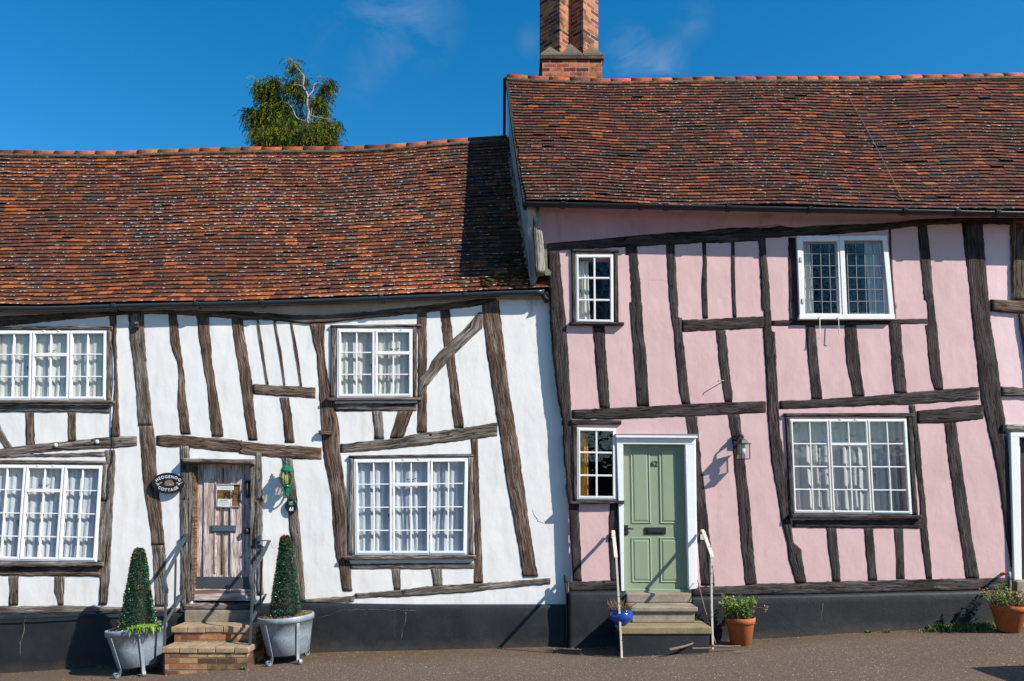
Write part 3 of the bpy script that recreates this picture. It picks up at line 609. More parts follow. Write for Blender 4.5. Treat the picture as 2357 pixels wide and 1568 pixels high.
T(h, 'stud', 'V', 'E', [(402, 1352, 1425), (700, 1365, 1440), (870, 1382, 1455), (900, 1385, 1450), (970, 1390, 1448), (978, 1392, 1478), (1090, 1410, 1485), (1300, 1425, 1510), (1560, 1455, 1535)], 'F', [(86, 1165, 1240)])
T(h, 'stud', 'V', 'E', [(388, 1635, 1668), (550, 1645, 1675), (720, 1632, 1676), (800, 1630, 1680), (982, 1640, 1685)], jit=.003); T(h, 'stud', 'V', 'E', [(378, 1865, 1893), (600, 1865, 1895), (800, 1868, 1900), (972, 1880, 1910)], jit=.003)
T(h, 'rail', 'H', 'E', [(1478, 990, 1090), (1700, 985, 1080), (1900, 973, 1070), (2128, 963, 1060)], proud=.018)
T(h, 'stud', 'V', 'E', [(1078, 1743, 1825), (1300, 1765, 1845), (1560, 1795, 1875)], 'F', [(70, 1497, 1565)])
T(h, 'main_post', 'V', 'G', [(296, 0, 65), (400, 12, 70), (600, 22, 92), (800, 28, 105), (850, 30, 106), (868, 55, 110), (1030, 42, 115), (1038, 44, 138), (1200, 55, 150), (1400, 68, 158), (1560, 75, 165)], 'H', [(100, 75, 172), (300, 92, 185), (500, 110, 225), (700, 145, 245), (860, 175, 250), (940, 185, 262), (1000, 200, 270), (1122, 232, 288), (1140, 235, 315), (1175, 236, 348), (1250, 242, 356), (1350, 275, 375), (1437, 300, 388)], proud=.025)
T(h, 'stud', 'V', 'G', [(296, 238, 308), (600, 240, 322), (948, 248, 332)]); T(h, 'stud', 'V', 'G', [(195, 1028, 1046), (500, 1040, 1056), (930, 1072, 1088)], jit=.002)
T(h, 'rail', 'H', 'G', [(110, 946, 988), (300, 940, 986), (700, 942, 985), (1000, 940, 978), (1110, 935, 975), (1332, 930, 972)], proud=.016)
T(h, 'stud', 'V', 'G', [(985, 375, 455), (1200, 395, 475), (1562, 425, 512)]); T(h, 'stud', 'V', 'G', [(975, 680, 775), (1250, 695, 805), (1540, 745, 842)]); T(h, 'stud', 'V', 'G', [(955, 1025, 1125), (1200, 1045, 1145), (1515, 1072, 1175)])
T(h, 'stud', 'V', 'G', [(200, 1258, 1332), (300, 1262, 1345), (500, 1280, 1365), (780, 1305, 1385), (788, 1320, 1388), (812, 1330, 1390), (930, 1335, 1400), (978, 1338, 1412), (985, 1312, 1414), (1300, 1345, 1440), (1400, 1357, 1456), (1488, 1385, 1458)])
T(h, 'main_post', 'V', 'G', [(175, 1600, 1770), (400, 1618, 1785), (700, 1655, 1812), (1000, 1685, 1840), (1300, 1720, 1890), (1560, 1745, 1920)], 'H', [(150, 1785, 1945), (400, 1845, 1968), (700, 1900, 1985), (1000, 1938, 2005), (1300, 1985, 2030), (1392, 2000, 2036)], proud=.03, jit=.008)
T(h, 'rail', 'H', 'F', [(305, 130, 200), (600, 115, 206), (900, 100, 197), (1200, 82, 186), (1500, 70, 172), (1822, 60, 155)], proud=.02)
T(h, 'rail', 'H', 'H', [(175, 8, 76), (500, -8, 62), (900, -35, 45), (1200, -62, 40), (1735, -106, 2)], proud=.02)
T(h, 'rail', 'H', 'H', [(1252, 85, 190), (1500, 63, 182), (1772, 35, 156)], proud=.02)
T(h, 'post', 'V', 'H', [(42, 1190, 1240), (300, 1225, 1275), (500, 1238, 1290), (800, 1270, 1320), (1000, 1278, 1335), (1150, 1287, 1350), (1250, 1303, 1360), (1403, 1322, 1372)], proud=.02)
T(h, 'stud', 'V', 'H', [(180, 1465, 1560), (500, 1500, 1605), (800, 1545, 1650), (1100, 1590, 1690), (1398, 1630, 1745)])
T(h, 'rail', 'H', 'H', [(275, 942, 1002), (700, 938, 1005), (1285, 933, 1010)], proud=.028)
T(h, 'stud', 'V', 'H', [(1003, 542, 622), (1200, 560, 640), (1422, 590, 655)]); T(h, 'stud', 'V', 'H', [(1003, 835, 910), (1200, 850, 925), (1415, 867, 945)]); T(h, 'stud', 'V', 'H', [(1008, 1070, 1145), (1405, 1085, 1160)], jit=.002)
T(h, 'door_post', 'V', 'F', [(183, 1190, 1287), (330, 1212, 1300), (600, 1240, 1325), (900, 1275, 1362), (1200, 1285, 1400), (1508, 1310, 1425)])
T(h, 'stud', 'V', 'F', [(168, 1520, 1620), (400, 1560, 1645), (800, 1595, 1695), (1200, 1625, 1727), (1508, 1660, 1757)], proud=.018)
T(h, 'door_post', 'V', 'F', [(868, 598, 685), (1000, 586, 686), (1200, 592, 688), (1475, 605, 692)])
T(h, 'sill_beam', 'H', 'F', [(272, 1482, 1552), (480, 1472, 1550), (694, 1468, 1550)], proud=.035)
T(h, 'sill_beam', 'H', 'F', [(1240, 1515, 1592), (1600, 1510, 1588)], 'H', [(0, 1440, 1532), (500, 1425, 1522), (1000, 1412, 1512), (1300, 1403, 1502), (1700, 1398, 1495), (2030, 1392, 1490)], proud=.04, mat='tarworn')
# neighbour
h = HN
T(h, 'post', 'V', 'G', [(178, 1990, 2160), (400, 1995, 2165), (782, 2005, 2190)], mat='oak', proud=.02); T(h, 'rail', 'H', 'G', [(1838, 778, 872), (2091, 795, 892), (2500, 810, 900)], mat='oak', proud=.026)
T(h, 'stud', 'V', 'G', [(895, 2055, 2150), (1200, 2100, 2200), (1560, 2140, 2240)], mat='oak'); T(h, 'rail', 'H', 'H', [(1915, -102, -32), (2091, -98, -28), (2500, -80, -10)], mat='oakgrey', proud=.026)
T(h, 'wall_plate', 'H', 'G', [(1995, 140, 190), (2500, 120, 185)], mat='oak', proud=.03)
# pink windows
wk = dict(mat='sashold', wmat='tarworn')
window(HP, W5, DP, 1, 3, None, head=('E', [(605, 438, 466), (983, 446, 470)]), sill=('E', [(595, 1013, 1040), (1020, 1016, 1042)]), casL=('E', [(455, 608, 648), (1020, 618, 652)]), casR=('E', [(455, 942, 976), (1020, 945, 985)]), hand=((.12, .55),), ofr=4, sfr=4, gb=4, **wk)
window(HP, W6, DP, 1, 3, None, head=('F', [(290, 206, 250), (688, 211, 246)]), sill=('F', [(272, 845, 870), (708, 840, 868)]), casL=('F', [(245, 303, 344), (845, 313, 347)]), hand=((.12, .5),), ofr=5, sfr=4, gb=4, mat='sashold', wmat='tarworn')
window(HP, W8, DP, 3, 4, 1, head=('H', [(205, 104, 132), (1222, 102, 134)]), sill=('H', [(248, 892, 930), (700, 897, 930), (1275, 903, 932)]), casL=('H', [(128, 213, 256), (895, 250, 290)]), casR=('H', [(128, 1170, 1208), (905, 1212, 1258)]), hand=((.3, .6), (.7, .6)), sfr=3.4, gb=2.8, ofr=4.6, **wk)
# leaded window standing proud of the wall
Dl = DP - .05
lw = MB()
for i, (a, b) in enumerate(((0, 1), (1, 2), (2, 3), (3, 0))):
    A = Vector(W7[a]); B = Vector(W7[b]); cen = Vector(((W7[0][0] + W7[2][0]) / 2, (W7[0][1] + W7[2][1]) / 2)); t = (B - A).normalized(); n = Vector((-t.y, t.x)); n = n if n.dot(cen - A) > 0 else -n
    bar(lw, A + n * 5.5, B + n * 5.5, 11, Dl - .002 * (i % 2), Dl + .11)
bar(lw, c('G', 662, 290), c('G', 690, 920), 11, Dl - .004, Dl + .1)
LQ = qc('G', (345, 312), (640, 312), (662, 905), (362, 905)); RQ = qc('G', (690, 312), (985, 312), (1010, 905), (712, 905))
for a, b in ((0, 1), (1, 2), (2, 3), (3, 0)): bar(lw, LQ[a], LQ[b], 8, Dl + .003, Dl + .09)
bar(lw, c('G', 330, 920), c('G', 1082, 920), 9, Dl - .02, Dl + .1)
LWIN = lw.build('leaded_window', 'sashold', HP, bevel=.004)
g = MB(); g.quad([W(*QP(W7, a, b), Dl + .03) for a, b in ((.03, .97), (.97, .97), (.97, .03), (.03, .03))]); g.build('glass', 'glass', LWIN)
lm = MB()
for Q in (LQ, RQ):
    for i in range(5): bar(lm, QP(Q, .04 + .23 * i, .02), QP(Q, .04 + .23 * i + U(-.006, .006), .98), 1.15, Dl + .018, Dl + .028)
    for i in range(7): bar(lm, QP(Q, .03, .03 + .157 * i), QP(Q, .97, .03 + .157 * i + U(-.004, .004)), 1.15, Dl + .020, Dl + .032)
lm.build('lead_cames', 'lead', LWIN)
hk = MB()
for x0, y1 in ((490, 1085), (637, 1052)):
    a = W(*c('G', x0, 915), Dl - .03); b = W(*c('G', x0 + 2, y1), Dl - .035); hk.tube([a, b, b + Vector((-.02 if x0 < 500 else .03, 0, 0))], .005, 6)
hk.build('window_stay', 'railcream', LWIN)
for q in ((345, 465), (360, 790)): bb = MB(); bb.slab(qc('G', (q[0] - 8, q[1] - 18), (q[0] - 8, q[1] + 18), (q[0] + 8, q[1] + 18), (q[0] + 8, q[1] - 18)), Dl - .012, Dl); bb.build('hinge', 'railcream', LWIN)
# curtains
curtain(W1, -.02, 1.02, DW + .048, 'clothcream', 'long cream curtain bunched behind the upper left three light window of the white cottage', 17)
curtain(W2, -.02, 1.02, DW + .048, 'clothnet', 'blue white net curtain behind the lower left window, left of the plank door', 19)
curtain(W3, -.02, 1.02, DW + .048, 'clothcream', 'cream curtain behind the two light window above the green lantern', 12)
curtain(W4, -.02, 1.02, DW + .048, 'clothnet', 'blue white net curtain behind the window right of the green lantern', 18)
curtain(W8, -.02, .42, DP + .17, 'clothgrey', 'left sheer curtain behind the pink cottage lower twelve by two pane window', 5, amp=.02)
curtain(W8, .40, .82, DP + .18, 'clothgrey', 'middle sheer curtain behind the pink cottage lower right window', 5, amp=.02)
curtain(W8, .80, 1.03, DP + .2, 'clothgrey', 'right hand sheer curtain behind the pink cottage lower right window', 4, amp=.02)
curtain(W5, .02, .34, DP + .10, 'clothcream', 'narrow cream curtain drawn back in the small upper window of the pink cottage', 3, t0=.1, tuck=.2)
curtain(W5, .22, .30, DP + .12, 'clothred', 'thin red curtain edge in the small upper window of the pink cottage', 1, t0=.1, t1=.5, amp=.006)
curtain(W6, .02, .28, DP + .10, 'clothyellow', 'yellow curtain drawn back in the small window beside the green door', 3, t0=.08)
curtain(W6, .22, .30, DP + .13, 'clothred', 'red lining edge of the curtain beside the green door', 1, t0=.1, amp=.006)
curtain(W7, .05, .14, DP + .06, 'clothcream', 'cream curtain at the left side of the leaded window', 3, amp=.012)
curtain(W7, .74, .90, DP + .06, 'clothgrey', 'pale curtain hanging at the right side of the leaded window', 4, amp=.014)
# --- plank door of the white cottage
DD = DW + .085
dm = MB(); xs = (0, .17, .37, .62, .84, 1)
for i in range(5):
    poly = QR(D1, xs[i], 0, xs[i + 1], 1); dm.slab(poly, DD - (.016 if i in (1, 3) else .0) - .001 * i, DD + .04, ox=U(0, 9), oy=U(0, 9), rot=True)
door1 = dm.build('door', 'doorwood', HW, bevel=.004, label='faded pinkish brown plank door with small notice window')
b = MB()
for s0 in (.36, .625): b.slab(QR(D1, s0 - .012, 0, s0 + .012, .80), DD - .026, DD, rot=True)
b.build('cover_strip', 'doorwood', door1, bevel=.003)
b = MB(); b.slab(QR(D1, .478, .03, .50, .80), DD - .020, DD, rot=True); b.build('cover_strip', 'jamb', door1, bevel=.003)
b = MB(); b.slab(QR(D1, .02, .825, .985, .905), DD - .03, DD); b.build('kick_plate', 'railgrey', door1, bevel=.002)
b = MB(); b.slab(QR(D1, -.01, .915, .99, .955), DD - .045, DD); b.slab(QR(D1, -.01, .957, .99, .999), DD - .07, DD); b.build('weather_board', 'doorwood', door1, bevel=.004)
b = MB(); b.slab(QR(D1, -.075, -.01, -.004, 1), DW - .02, DD + .03, rot=True); b.build('door_jamb', 'oakgrey', HW, bevel=.003)
b = MB(); b.slab(QR(D1, -.002, -.01, .03, 1), DW + .01, DD + .03, rot=True); b.build('door_stop', 'jamb', HW, bevel=.003)
b = MB(); b.slab(QR(D1, .945, -.01, 1.02, 1), DW - .018, DD + .03, rot=True); b.build('door_jamb', 'oakgrey', HW, bevel=.003)
timber(HW, 'door_hood', 'H', 'A', [(1447, 1242, 1282), (1700, 1246, 1286), (2006, 1248, 1294)], proud=.18, mat='oakgrey', jit=.003)
timber(HW, 'threshold', 'H', 'B', [(1465, 950, 1006), (2040, 948, 1006)], proud=.14, mat='oakgrey', jit=.003)
# notice window  (crop P)
for (x0, y0, x1, y1) in ((462, 383, 478, 735), (826, 383, 842, 735), (462, 376, 842, 388), (450, 728, 830, 742)): pass
PQ = lambda x0, y0, x1, y1: qc('P', (x0, y0), (x0, y1), (x1, y1), (x1, y0))
b = MB(); b.slab(PQ(468, 385, 836, 732), DD - .025, DD - .01); pn = b.build('notice_window', 'jamb', door1)
b = MB()
for r in ((458, 380, 470, 738), (832, 380, 843, 738), (458, 378, 843, 390), (450, 726, 832, 742)): b.slab(PQ(*r), DD - .036, DD - .01)
b.build('window_bead', 'doorwood', door1)
b = MB(); b.slab(PQ(478, 405, 738, 472), DD - .028, DD - .0255); b.build('notice', 'paper', door1)
b = MB(); b.slab(qc('P', (488, 610), (480, 730), (680, 735), (688, 618)), DD - .028, DD - .0255); b.build('notice', 'paper', door1)
b = MB(); text(b, 'DELIVERIES', c('P', 585, 633), 2.6, DD - .0295, gap=.1)
for i, (y, x0, x1) in enumerate(((425, 500, 715), (445, 530, 690), (660, 505, 655), (673, 500, 665), (700, 505, 660), (715, 560, 600))):
    x = x0
    while x < x1:
        l = U(10, 28); b.slab(PQ(x, y - 2, min(x1, x + l), y + 2), DD - .0292, DD - .0282); x += l + 6
b.build('notice_print', 'ink', door1)
b = MB()
for pl in (((590, 500), (600, 560), (592, 600)), ((590, 500), (620, 520), (650, 505), (690, 515), (715, 500), (725, 575)), ((605, 530), (640, 550), (665, 590), (700, 598), (715, 530)), ((640, 550), (700, 550))):
    b.tube([W(*c('P', *q), DD - .030) for q in pl], .0045, 5)
b.build('wire_ornament', 'jamb', door1)
b = MB(); b.slab(PQ(368, 1028, 770, 1142), DD - .028, DD - .005); lp = b.build('letter_plate', 'railgrey', door1, bevel=.003)
b = MB(); b.slab(PQ(388, 1048, 752, 1122), DD - .036, DD - .02); b.build('letter_flap', 'blueslate', lp, bevel=.005)
b = MB(); b.slab(PQ(905, 1068, 1010, 1160), DD - .03, DD - .0); kn = W(*c('P', 962, 1112), DD); b.lathe([(.012, 0), (.012, .035), (.03, .045), (.04, .065), (.034, .085), (.012, .095)], kn, 16, Matrix.Rotation(math.pi / 2, 4, 'X')); b.build('door_knob', 'iron', door1)
b = MB(); b.slab(PQ(925, 320, 1015, 590), DD - .03, DD); kk = [W(*c('P', x, y), DD - d) for x, y, d in ((965, 345, .04), (945, 400, .085), (950, 480, .10), (950, 550, .085), (960, 585, .05))]
b.tube(catmull(kk, 5), [.014] * 21, 8); b.tube([W(*c('P', x, y), DD - .05) for x, y in ((915, 345), (1015, 350))], .012, 8); b.build('door_knocker', 'iron', door1)
b = MB(); b.slab(PQ(995, 665, 1055, 780), DD - .03, DD); b.lathe([(.016, 0), (.016, .012), (.006, .015)], W(*c('P', 1025, 722), DD - .03), 14, Matrix.Rotation(math.pi / 2, 4, 'X')); b.build('lock', 'iron', door1, bevel=.002)
# --- green door
E2 = DP + .05
FR = lambda x0, y0, x1, y1: qc('F', (x0, y0), (x0, y1), (x1, y1), (x1, y0))
b = MB(); b.slab(qc('F', (704, 399), (715, 1600), (1228, 1600), (1192, 401)), E2, E2 + .05); door2 = b.build('door', 'sage', HP, label='sage green four panel door')
DQ = qc('F', (704, 399), (1192, 401), (1226, 1558), (714, 1556))
def pan(x0, y0, x1, y1, dx=0):
    P = [(x0, y0), (x0 + dx, y1), (x1 + dx, y1), (x1, y0)]; m = MB(); pr = [qc('F', *[(x + (i if x < (x0 + x1) / 2 + 5 else -i), y + (i if y < (y0 + y1) / 2 else -i)) for x, y in P]) for i in (0, 8, 16, 30)]; ds = (E2 - .001, E2 - .012, E2 + .006 - .008, E2 - .009)
    ds = (E2 - .002, E2 - .013, E2 - .001, E2 - .010)
    V = [[W(*q, d) for q in p] for p, d in zip(pr, ds)]
    for A, B in zip(V, V[1:]):
        for i in range(4): j = (i + 1) % 4; m.quad([A[i], A[j], B[j], B[i]])
    m.quad(V[-1]); return m
for q in ((757, 422, 912, 1024, 12), (980, 422, 1134, 1026, 12), (765, 1130, 925, 1486, 6), (988, 1130, 1142, 1488, 6)): pan(*q).build('panel', 'sage', door2)
b = MB(); b.slab(qc('F', (708, 1535), (708, 1562), (1232, 1566), (1225, 1540)), E2 - .035, E2); b.build('weather_board', 'sage', door2, bevel=.008)
b = MB(); text(b, '62', c('F', 948, 553), 12.5, E2 - .006, gap=-.02, bold=.02, ys=1.0)
b.build('house_number', 'iron', door2)
b = MB(); b.slab(FR(874, 1052, 1040, 1106), E2 - .014, E2); lp = b.build('letter_plate', 'iron', door2, bevel=.003)
b = MB(); b.slab(FR(894, 1064, 1022, 1096), E2 - .024, E2 - .01); b.build('letter_flap', 'iron', lp, bevel=.004)
b = MB(); text(b, 'LETTERS', c('F', 958, 1080), 4.2, E2 - .0255, gap=.12); b.build('letter_plate_wording', 'railgrey', lp)
b = MB(); b.slab(FR(712, 1035, 743, 1112), E2 - .012, E2); p = W(*c('F', 728, 1062), E2 - .012)
b.tube([p, p + Vector((0, -.05, 0)), p + Vector((.03, -.06, .003)), p + Vector((.085, -.06, 0))], [.012, .011, .010, .013], 8); b.tube([p + Vector((.0, -.01, -.06)), p + Vector((.03, -.03, -.06)), p + Vector((.03, -.035, -.03))], .006, 6)
b.build('door_handle', 'iron', door2)
b = MB(); b.slab(qc('F', (652, 345), (690, 1552), (712, 1552), (704, 345)), DP - .045, E2 + .02); b.slab(qc('F', (1190, 345), (1222, 1540), (1282, 1532), (1266, 345)), DP - .044, E2 + .02)
b.slab(qc('F', (652, 346), (652, 398), (1266, 402), (1266, 348)), DP - .047, E2 + .02); b.slab(qc('F', (644, 322), (648, 348), (1288, 352), (1286, 328)), DP - .09, DP); b.slab(qc('F', (1262, 352), (1278, 1530), (1288, 1530), (1274, 352)), DP - .02, DP)
b.build('door_frame', 'sash', HP, bevel=.005)
b = MB(); b.slab(qc('F', (644, 318), (644, 323), (1290, 328), (1286, 320)), DP - .095, DP); b.build('door_flashing', 'lead', HP)
# --- neighbour's doorway
b = MB(); b.slab([(2326, 996), (2335, 1335), (2352, 1335), (2346, 996)], DP - .05, DP + .08); b.slab([(2326, 996), (2326, 1006), (2480, 1006), (2480, 996)], DP - .052, DP + .08); b.build('door_frame', 'sash', HN, bevel=.005)
b = MB(); b.slab(grow(D3, 2), DP + .08, DP + .12); b.build('door', 'iron', HN)
timber(HN, 'door_hood', 'H', 'H', [(1920, 185, 245), (2100, 195, 256), (2500, 215, 270)], D=DP, proud=.09, mat='bleached', jit=.003)
b = MB(); b.box(6.44, 8, -.25, 0, -.1 + gz(6.3), W(2340, 1335, DP).z - .002); b.build('door_step', 'stone', HN, bevel=.01)
# --- plinths
def plinth(name, house, top, D0, D1, u0, u1, du=8, endL=False, endR=False, mat='plinth', zb=None):
    mb = MB(); us = []; u = u0
    while u < u1: us.append(u); u += du
    us.append(u1); pr = ((D0 + .03, -1.5), (D0 - .002, 0), (D1 + .012, 3), (D1, 9))
    for u in us:
        v = lerpl(top, u); col = [W(u, v + dv, d) for d, dv in pr]; lo = col[-1]; zb_ = gz(lo.x) - .12
        for k in range(1, 9): col.append(Vector((lo.x, lo.y - .012 * k / 8, lo.z + (zb_ - lo.z) * k / 8)))
        for p in col[3:]: p.y += .008 * noise.noise(Vector((p.x * 1.7, 0, p.z * 3)))
        mb.v += col
    n = 12
    for i in range(len(us) - 1):
        for k in range(n - 1): mb.face((i * n + k, i * n + k + 1, (i + 1) * n + k + 1, (i + 1) * n + k), [(mb.v[j].x, mb.v[j].z - gz(mb.v[j].x)) for j in (i * n + k, i * n + k + 1, (i + 1) * n + k + 1, (i + 1) * n + k)], None, True)
    for on, i in ((endL, 0), (endR, len(us) - 1)):
        if on:
            b0 = len(mb.v); A = [mb.v[i * n + k].copy() for k in range(n)]; mb.v += A + [Vector((p.x, D0 - 10 + .05, p.z)) for p in A]
            for k in range(n - 1): mb.face((b0 + k, b0 + n + k, b0 + n + k + 1, b0 + k + 1), [(mb.v[j].y, mb.v[j].z - gz(mb.v[j].x)) for j in (b0 + k, b0 + n + k, b0 + n + k + 1, b0 + k + 1)])
    return mb.build(name, mat, house, recalc=True)
plinth('plinth', HW, [(-420, 1420), (0, 1414), (300, 1411), (420, 1409)], DW, DW - .05, -420, 424)
plinth('plinth', HW, [(560, 1390), (700, 1386), (813, 1389), (960, 1391), (1310, 1391)], DW, DW - .05, 560, 1335)
plinth('plinth', HP, [(1308, 1361), (1436, 1361)], DP, DP - .10, 1309, 1441, endL=True, endR=True)
plinth('plinth', HP, [(1590, 1373), (1740, 1370.5), (1900, 1367), (2150, 1361), (2346, 1356)], DP, DP - .08, 1590, 2338, endL=True)
plinth('plinth', HN, [(2440, 1352), (2830, 1340)], DP, DP - .08, 2440, 2830)
# --- eaves
def sheet(name, house, mat, top, bot, Dt, Db, u0, u1, bulge=.0, n=10, du=10):
    mb = MB(); us = [u0 + (u1 - u0) * i / int((u1 - u0) / du) for i in range(int((u1 - u0) / du) + 1)]
    for u in us:
        a = W(u, lerpl(top, u), Dt); b = W(u, lerpl(bot, u), Db); b.x = a.x
        for k in range(n + 1):
            t = k / n; p = a.lerp(b, t); p.y += bulge * math.sin(math.pi * t) + .006 * noise.noise(p * 2); p.z += bulge * math.sin(math.pi * t) * .5; mb.v.append(p)
    for i in range(len(us) - 1):
        for k in range(n): q = i * (n + 1) + k; mb.face((q, q + 1, q + n + 2, q + n + 1), [(mb.v[j].x, mb.v[j].z) for j in (q, q + 1, q + n + 2, q + n + 1)], None, True)
    return mb.build(name, mat, house)
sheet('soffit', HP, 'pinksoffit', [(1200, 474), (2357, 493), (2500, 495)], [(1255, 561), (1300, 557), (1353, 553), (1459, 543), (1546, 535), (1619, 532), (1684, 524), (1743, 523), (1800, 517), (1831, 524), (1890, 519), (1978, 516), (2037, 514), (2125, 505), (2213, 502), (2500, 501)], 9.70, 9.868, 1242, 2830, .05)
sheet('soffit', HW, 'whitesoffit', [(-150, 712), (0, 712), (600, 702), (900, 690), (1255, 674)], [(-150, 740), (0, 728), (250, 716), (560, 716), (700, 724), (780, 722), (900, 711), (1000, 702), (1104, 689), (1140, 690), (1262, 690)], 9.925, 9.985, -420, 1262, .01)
def gutter(name, house, mat, line, D, r=.052, brk=(), label=None):
    pts = [W(u, v, D) for u, v in line]; pts = catmull(pts, 4); mb = MB(); n = 11; prof = [(r, math.pi + math.pi * k / (n - 1)) for k in range(n)] + [(r * .86, 2 * math.pi - math.pi * k / (n - 1)) for k in range(n)]
    m = len(prof)
    for p in pts:
        for rr, a in prof: mb.v.append(p + Vector((0, rr * math.cos(a), rr * math.sin(a))))
    for i in range(len(pts) - 1):
        for k in range(m): k2 = (k + 1) % m; mb.face((i * m + k, i * m + k2, (i + 1) * m + k2, (i + 1) * m + k), None, None, True)
    mb.face(range(m)); e = (len(pts) - 1) * m; mb.face([e + k for k in range(m)][::-1])
    g = mb.build(name, mat, house, recalc=True)
    for u in brk:
        v = lerpl(line, u); p = W(u, v, D); k = MB(); R_ = r * 1.16
        k.strap([p + Vector((0, R_ * math.cos(a), R_ * math.sin(a))) for a in [math.pi * (.95 + 1.1 * j / 12) for j in range(13)]], .05, .008); k.build('gutter_bracket', mat, g)
    return g
gutter('gutter', HW, 'gutgrey', [(-420, 712), (0, 708), (120, 707.5), (300, 702), (520, 697), (700, 692), (900, 684), (1050, 678), (1150, 673), (1252, 670)], 9.89, .060, (267, 456, 606, 880, 1072))
gutter('gutter', HP, 'gutblack', [(1202, 467), (1300, 469), (1500, 473), (1700, 477), (1860, 480.5), (2000, 483), (2150, 486), (2357, 490), (2830, 494)], 9.62, .05, (1296, 1474, 1532, 1675, 1862, 2080, 2200, 2292))
# --- roofs
def roof(house, mat, ridge, eave, Dr, De, x0, x1, N, pal, left=None, right=None, tw=.168, seed=1, sag=.05, wav=.02):
    rg = [(W(u, v, Dr).x, W(u, v, Dr).z) for u, v in ridge]; ev = [(W(u, v, De).x, W(u, v, De).z) for u, v in eave]
    rs = random.Random(seed)
    def P(x, t):
        a = Vector((x, De - 10, lerpl(ev, x))); b = Vector((x, Dr - 10, lerpl(rg, x))); p = a.lerp(b, t)
        s_ = sag * math.sin(math.pi * t) + wav * noise.noise(Vector((x * .7, t * 2, seed))) * 2 + .003 * noise.noise(Vector((x * 3, t * 14, seed))); p.z -= s_; p.y += .0
        return p
    nrm = Vector((0, -(lerpl(rg, 0) - lerpl(ev, 0)), Dr - De)).normalized(); mb = MB(); th = .011
    for i in range(N):
        t0 = i / N; t1 = min(1.0, (i + 1.3) / N); x = x0 - rs.uniform(0, tw) + (tw / 2 if i % 2 else 0); drift = noise.noise(Vector((i * .3, seed, 0)))
        while x < x1:
            w = tw + rs.uniform(-.008, .008); xa, xb = x, x + w - .005; x += w
            if left and xb < left(t0): continue
            if right and xa > right(t0): continue
            if left: xa = max(xa, left(t0) - rs.uniform(0, .015))
            if right: xb = min(xb, right(t0))
            if xb - xa < .02: continue
            slip = rs.uniform(-.005, .006) - (.02 if rs.random() < .012 else 0); ta = t0 + slip / 4; tl = rs.uniform(-.002, .003); tr = rs.uniform(-.002, .003); lift = .025 + rs.uniform(-.002, .003) + (.012 if rs.random() < .02 else 0)
            cam = rs.uniform(.0, .003); sk = .0 + rs.uniform(-.003, .003)
            xs = (xa, (xa + xb) / 2, xb); hs = (lift + tl, lift + cam, lift + tr); lo = [P(q, ta + (sk * (k - 1)) / 4) + nrm * hh for k, (q, hh) in enumerate(zip(xs, hs))]; up = [P(q, t1) + nrm * .002 for q in xs]; bt = [p - nrm * th for p in lo]
            cn = noise.noise(Vector((xa * .7, t0 * 5, seed))); r = rs.random() + cn * .14 + (.22 * max(0, abs(t0 - .5) * 2 - .72) / .28 if seed == 4 else .1 * max(0, t0 - .85) / .15)
            col = pal[0] if r < .12 else pal[1] if r < .55 else pal[2] if r < .82 else pal[3] if r < .955 else pal[4]
            k_ = rs.uniform(.85, 1.18); col = tuple(q * k_ for q in col); b = len(mb.v); mb.v += lo + up + [q.copy() for q in lo] + bt
            for k in (0, 1):
                mb.face((b + k, b + k + 1, b + 3 + k + 1, b + 3 + k), [(k / 2, 1), (k / 2 + .5, 1), (k / 2 + .5, -.3), (k / 2, -.3)], col)
                mb.face((b + 9 + k, b + 9 + k + 1, b + 6 + k + 1, b + 6 + k), [(k / 2, .5)] * 4, col)
            mb.face((b, b + 3, b + 9), [(0, .5)] * 3, col); mb.face((b + 2, b + 11, b + 5), [(1, .5)] * 3, col)
    under = MB(); nn = 40
    for i in range(nn + 1):
        for t in [k / 8 for k in range(9)]:
            xx = x0 + (x1 - x0) * i / nn
            if left: xx = max(xx, left(t))
            if right: xx = min(xx, right(t))
            under.v.append(P(xx, t) - nrm * .025)
    for i in range(nn):
        for k in range(8): under.face((i * 9 + k, i * 9 + 9 + k, i * 9 + 10 + k, i * 9 + k + 1))
    rf = mb.build('roof', mat, house); under.build('roof_battens', 'darkin', rf)
    return rf, P, rg
palL = ((.056, .039, .033), (.092, .038, .024), (.130, .048, .026), (.185, .060, .027), (.275, .082, .029))
palR = ((.052, .037, .034), (.082, .038, .028), (.112, .046, .030), (.162, .056, .030), (.24, .077, .031))
ridL = [(-150, 346), (0, 349), (130, 351), (260, 352), (400, 347), (600, 342), (780, 342), (900, 336), (1000, 328), (1100, 320), (1200, 313)]
eavL = [(-150, 705), (0, 704), (120, 703), (300, 698), (520, 693), (700, 688), (900, 680), (1050, 674), (1270, 664)]
ridR = [(1150, 175), (1168, 176), (1250, 181), (1390, 186), (1500, 184), (1650, 181), (1800, 181), (1950, 181), (2100, 178), (2250, 174), (2500, 172)]
eavR = [(1190, 464), (1212, 465), (1400, 468), (1700, 473), (2000, 479), (2357, 486), (2500, 488)]
DR = 12.32
gxa = W(1168, 312, DR).x; gxb = W(1222, 622, 9.98).x
def jr(t): return W(1266, 650, 9.85).x if t < .125 else gxb + .06 + (gxa - gxb) * (t - .1) / .9
def jl(t): a = W(1212, 465, 9.64).x; b = W(1169, 172, DR).x; return a + (b - a) * t + .02 * noise.noise(Vector((t * 9, 0, 0)))
roofL, PL, rgL = roof(HW, 'tile1', ridL, eavL, DR, 9.90, -9.3, .6, 43, palL, right=jr, seed=4, wav=.013)
roofR, PR, rgR = roof(HP, 'tile2', ridR, eavR, DR, 9.64, -.2, 9.3, 42, palR, left=jl, seed=9, sag=.07, wav=.017)
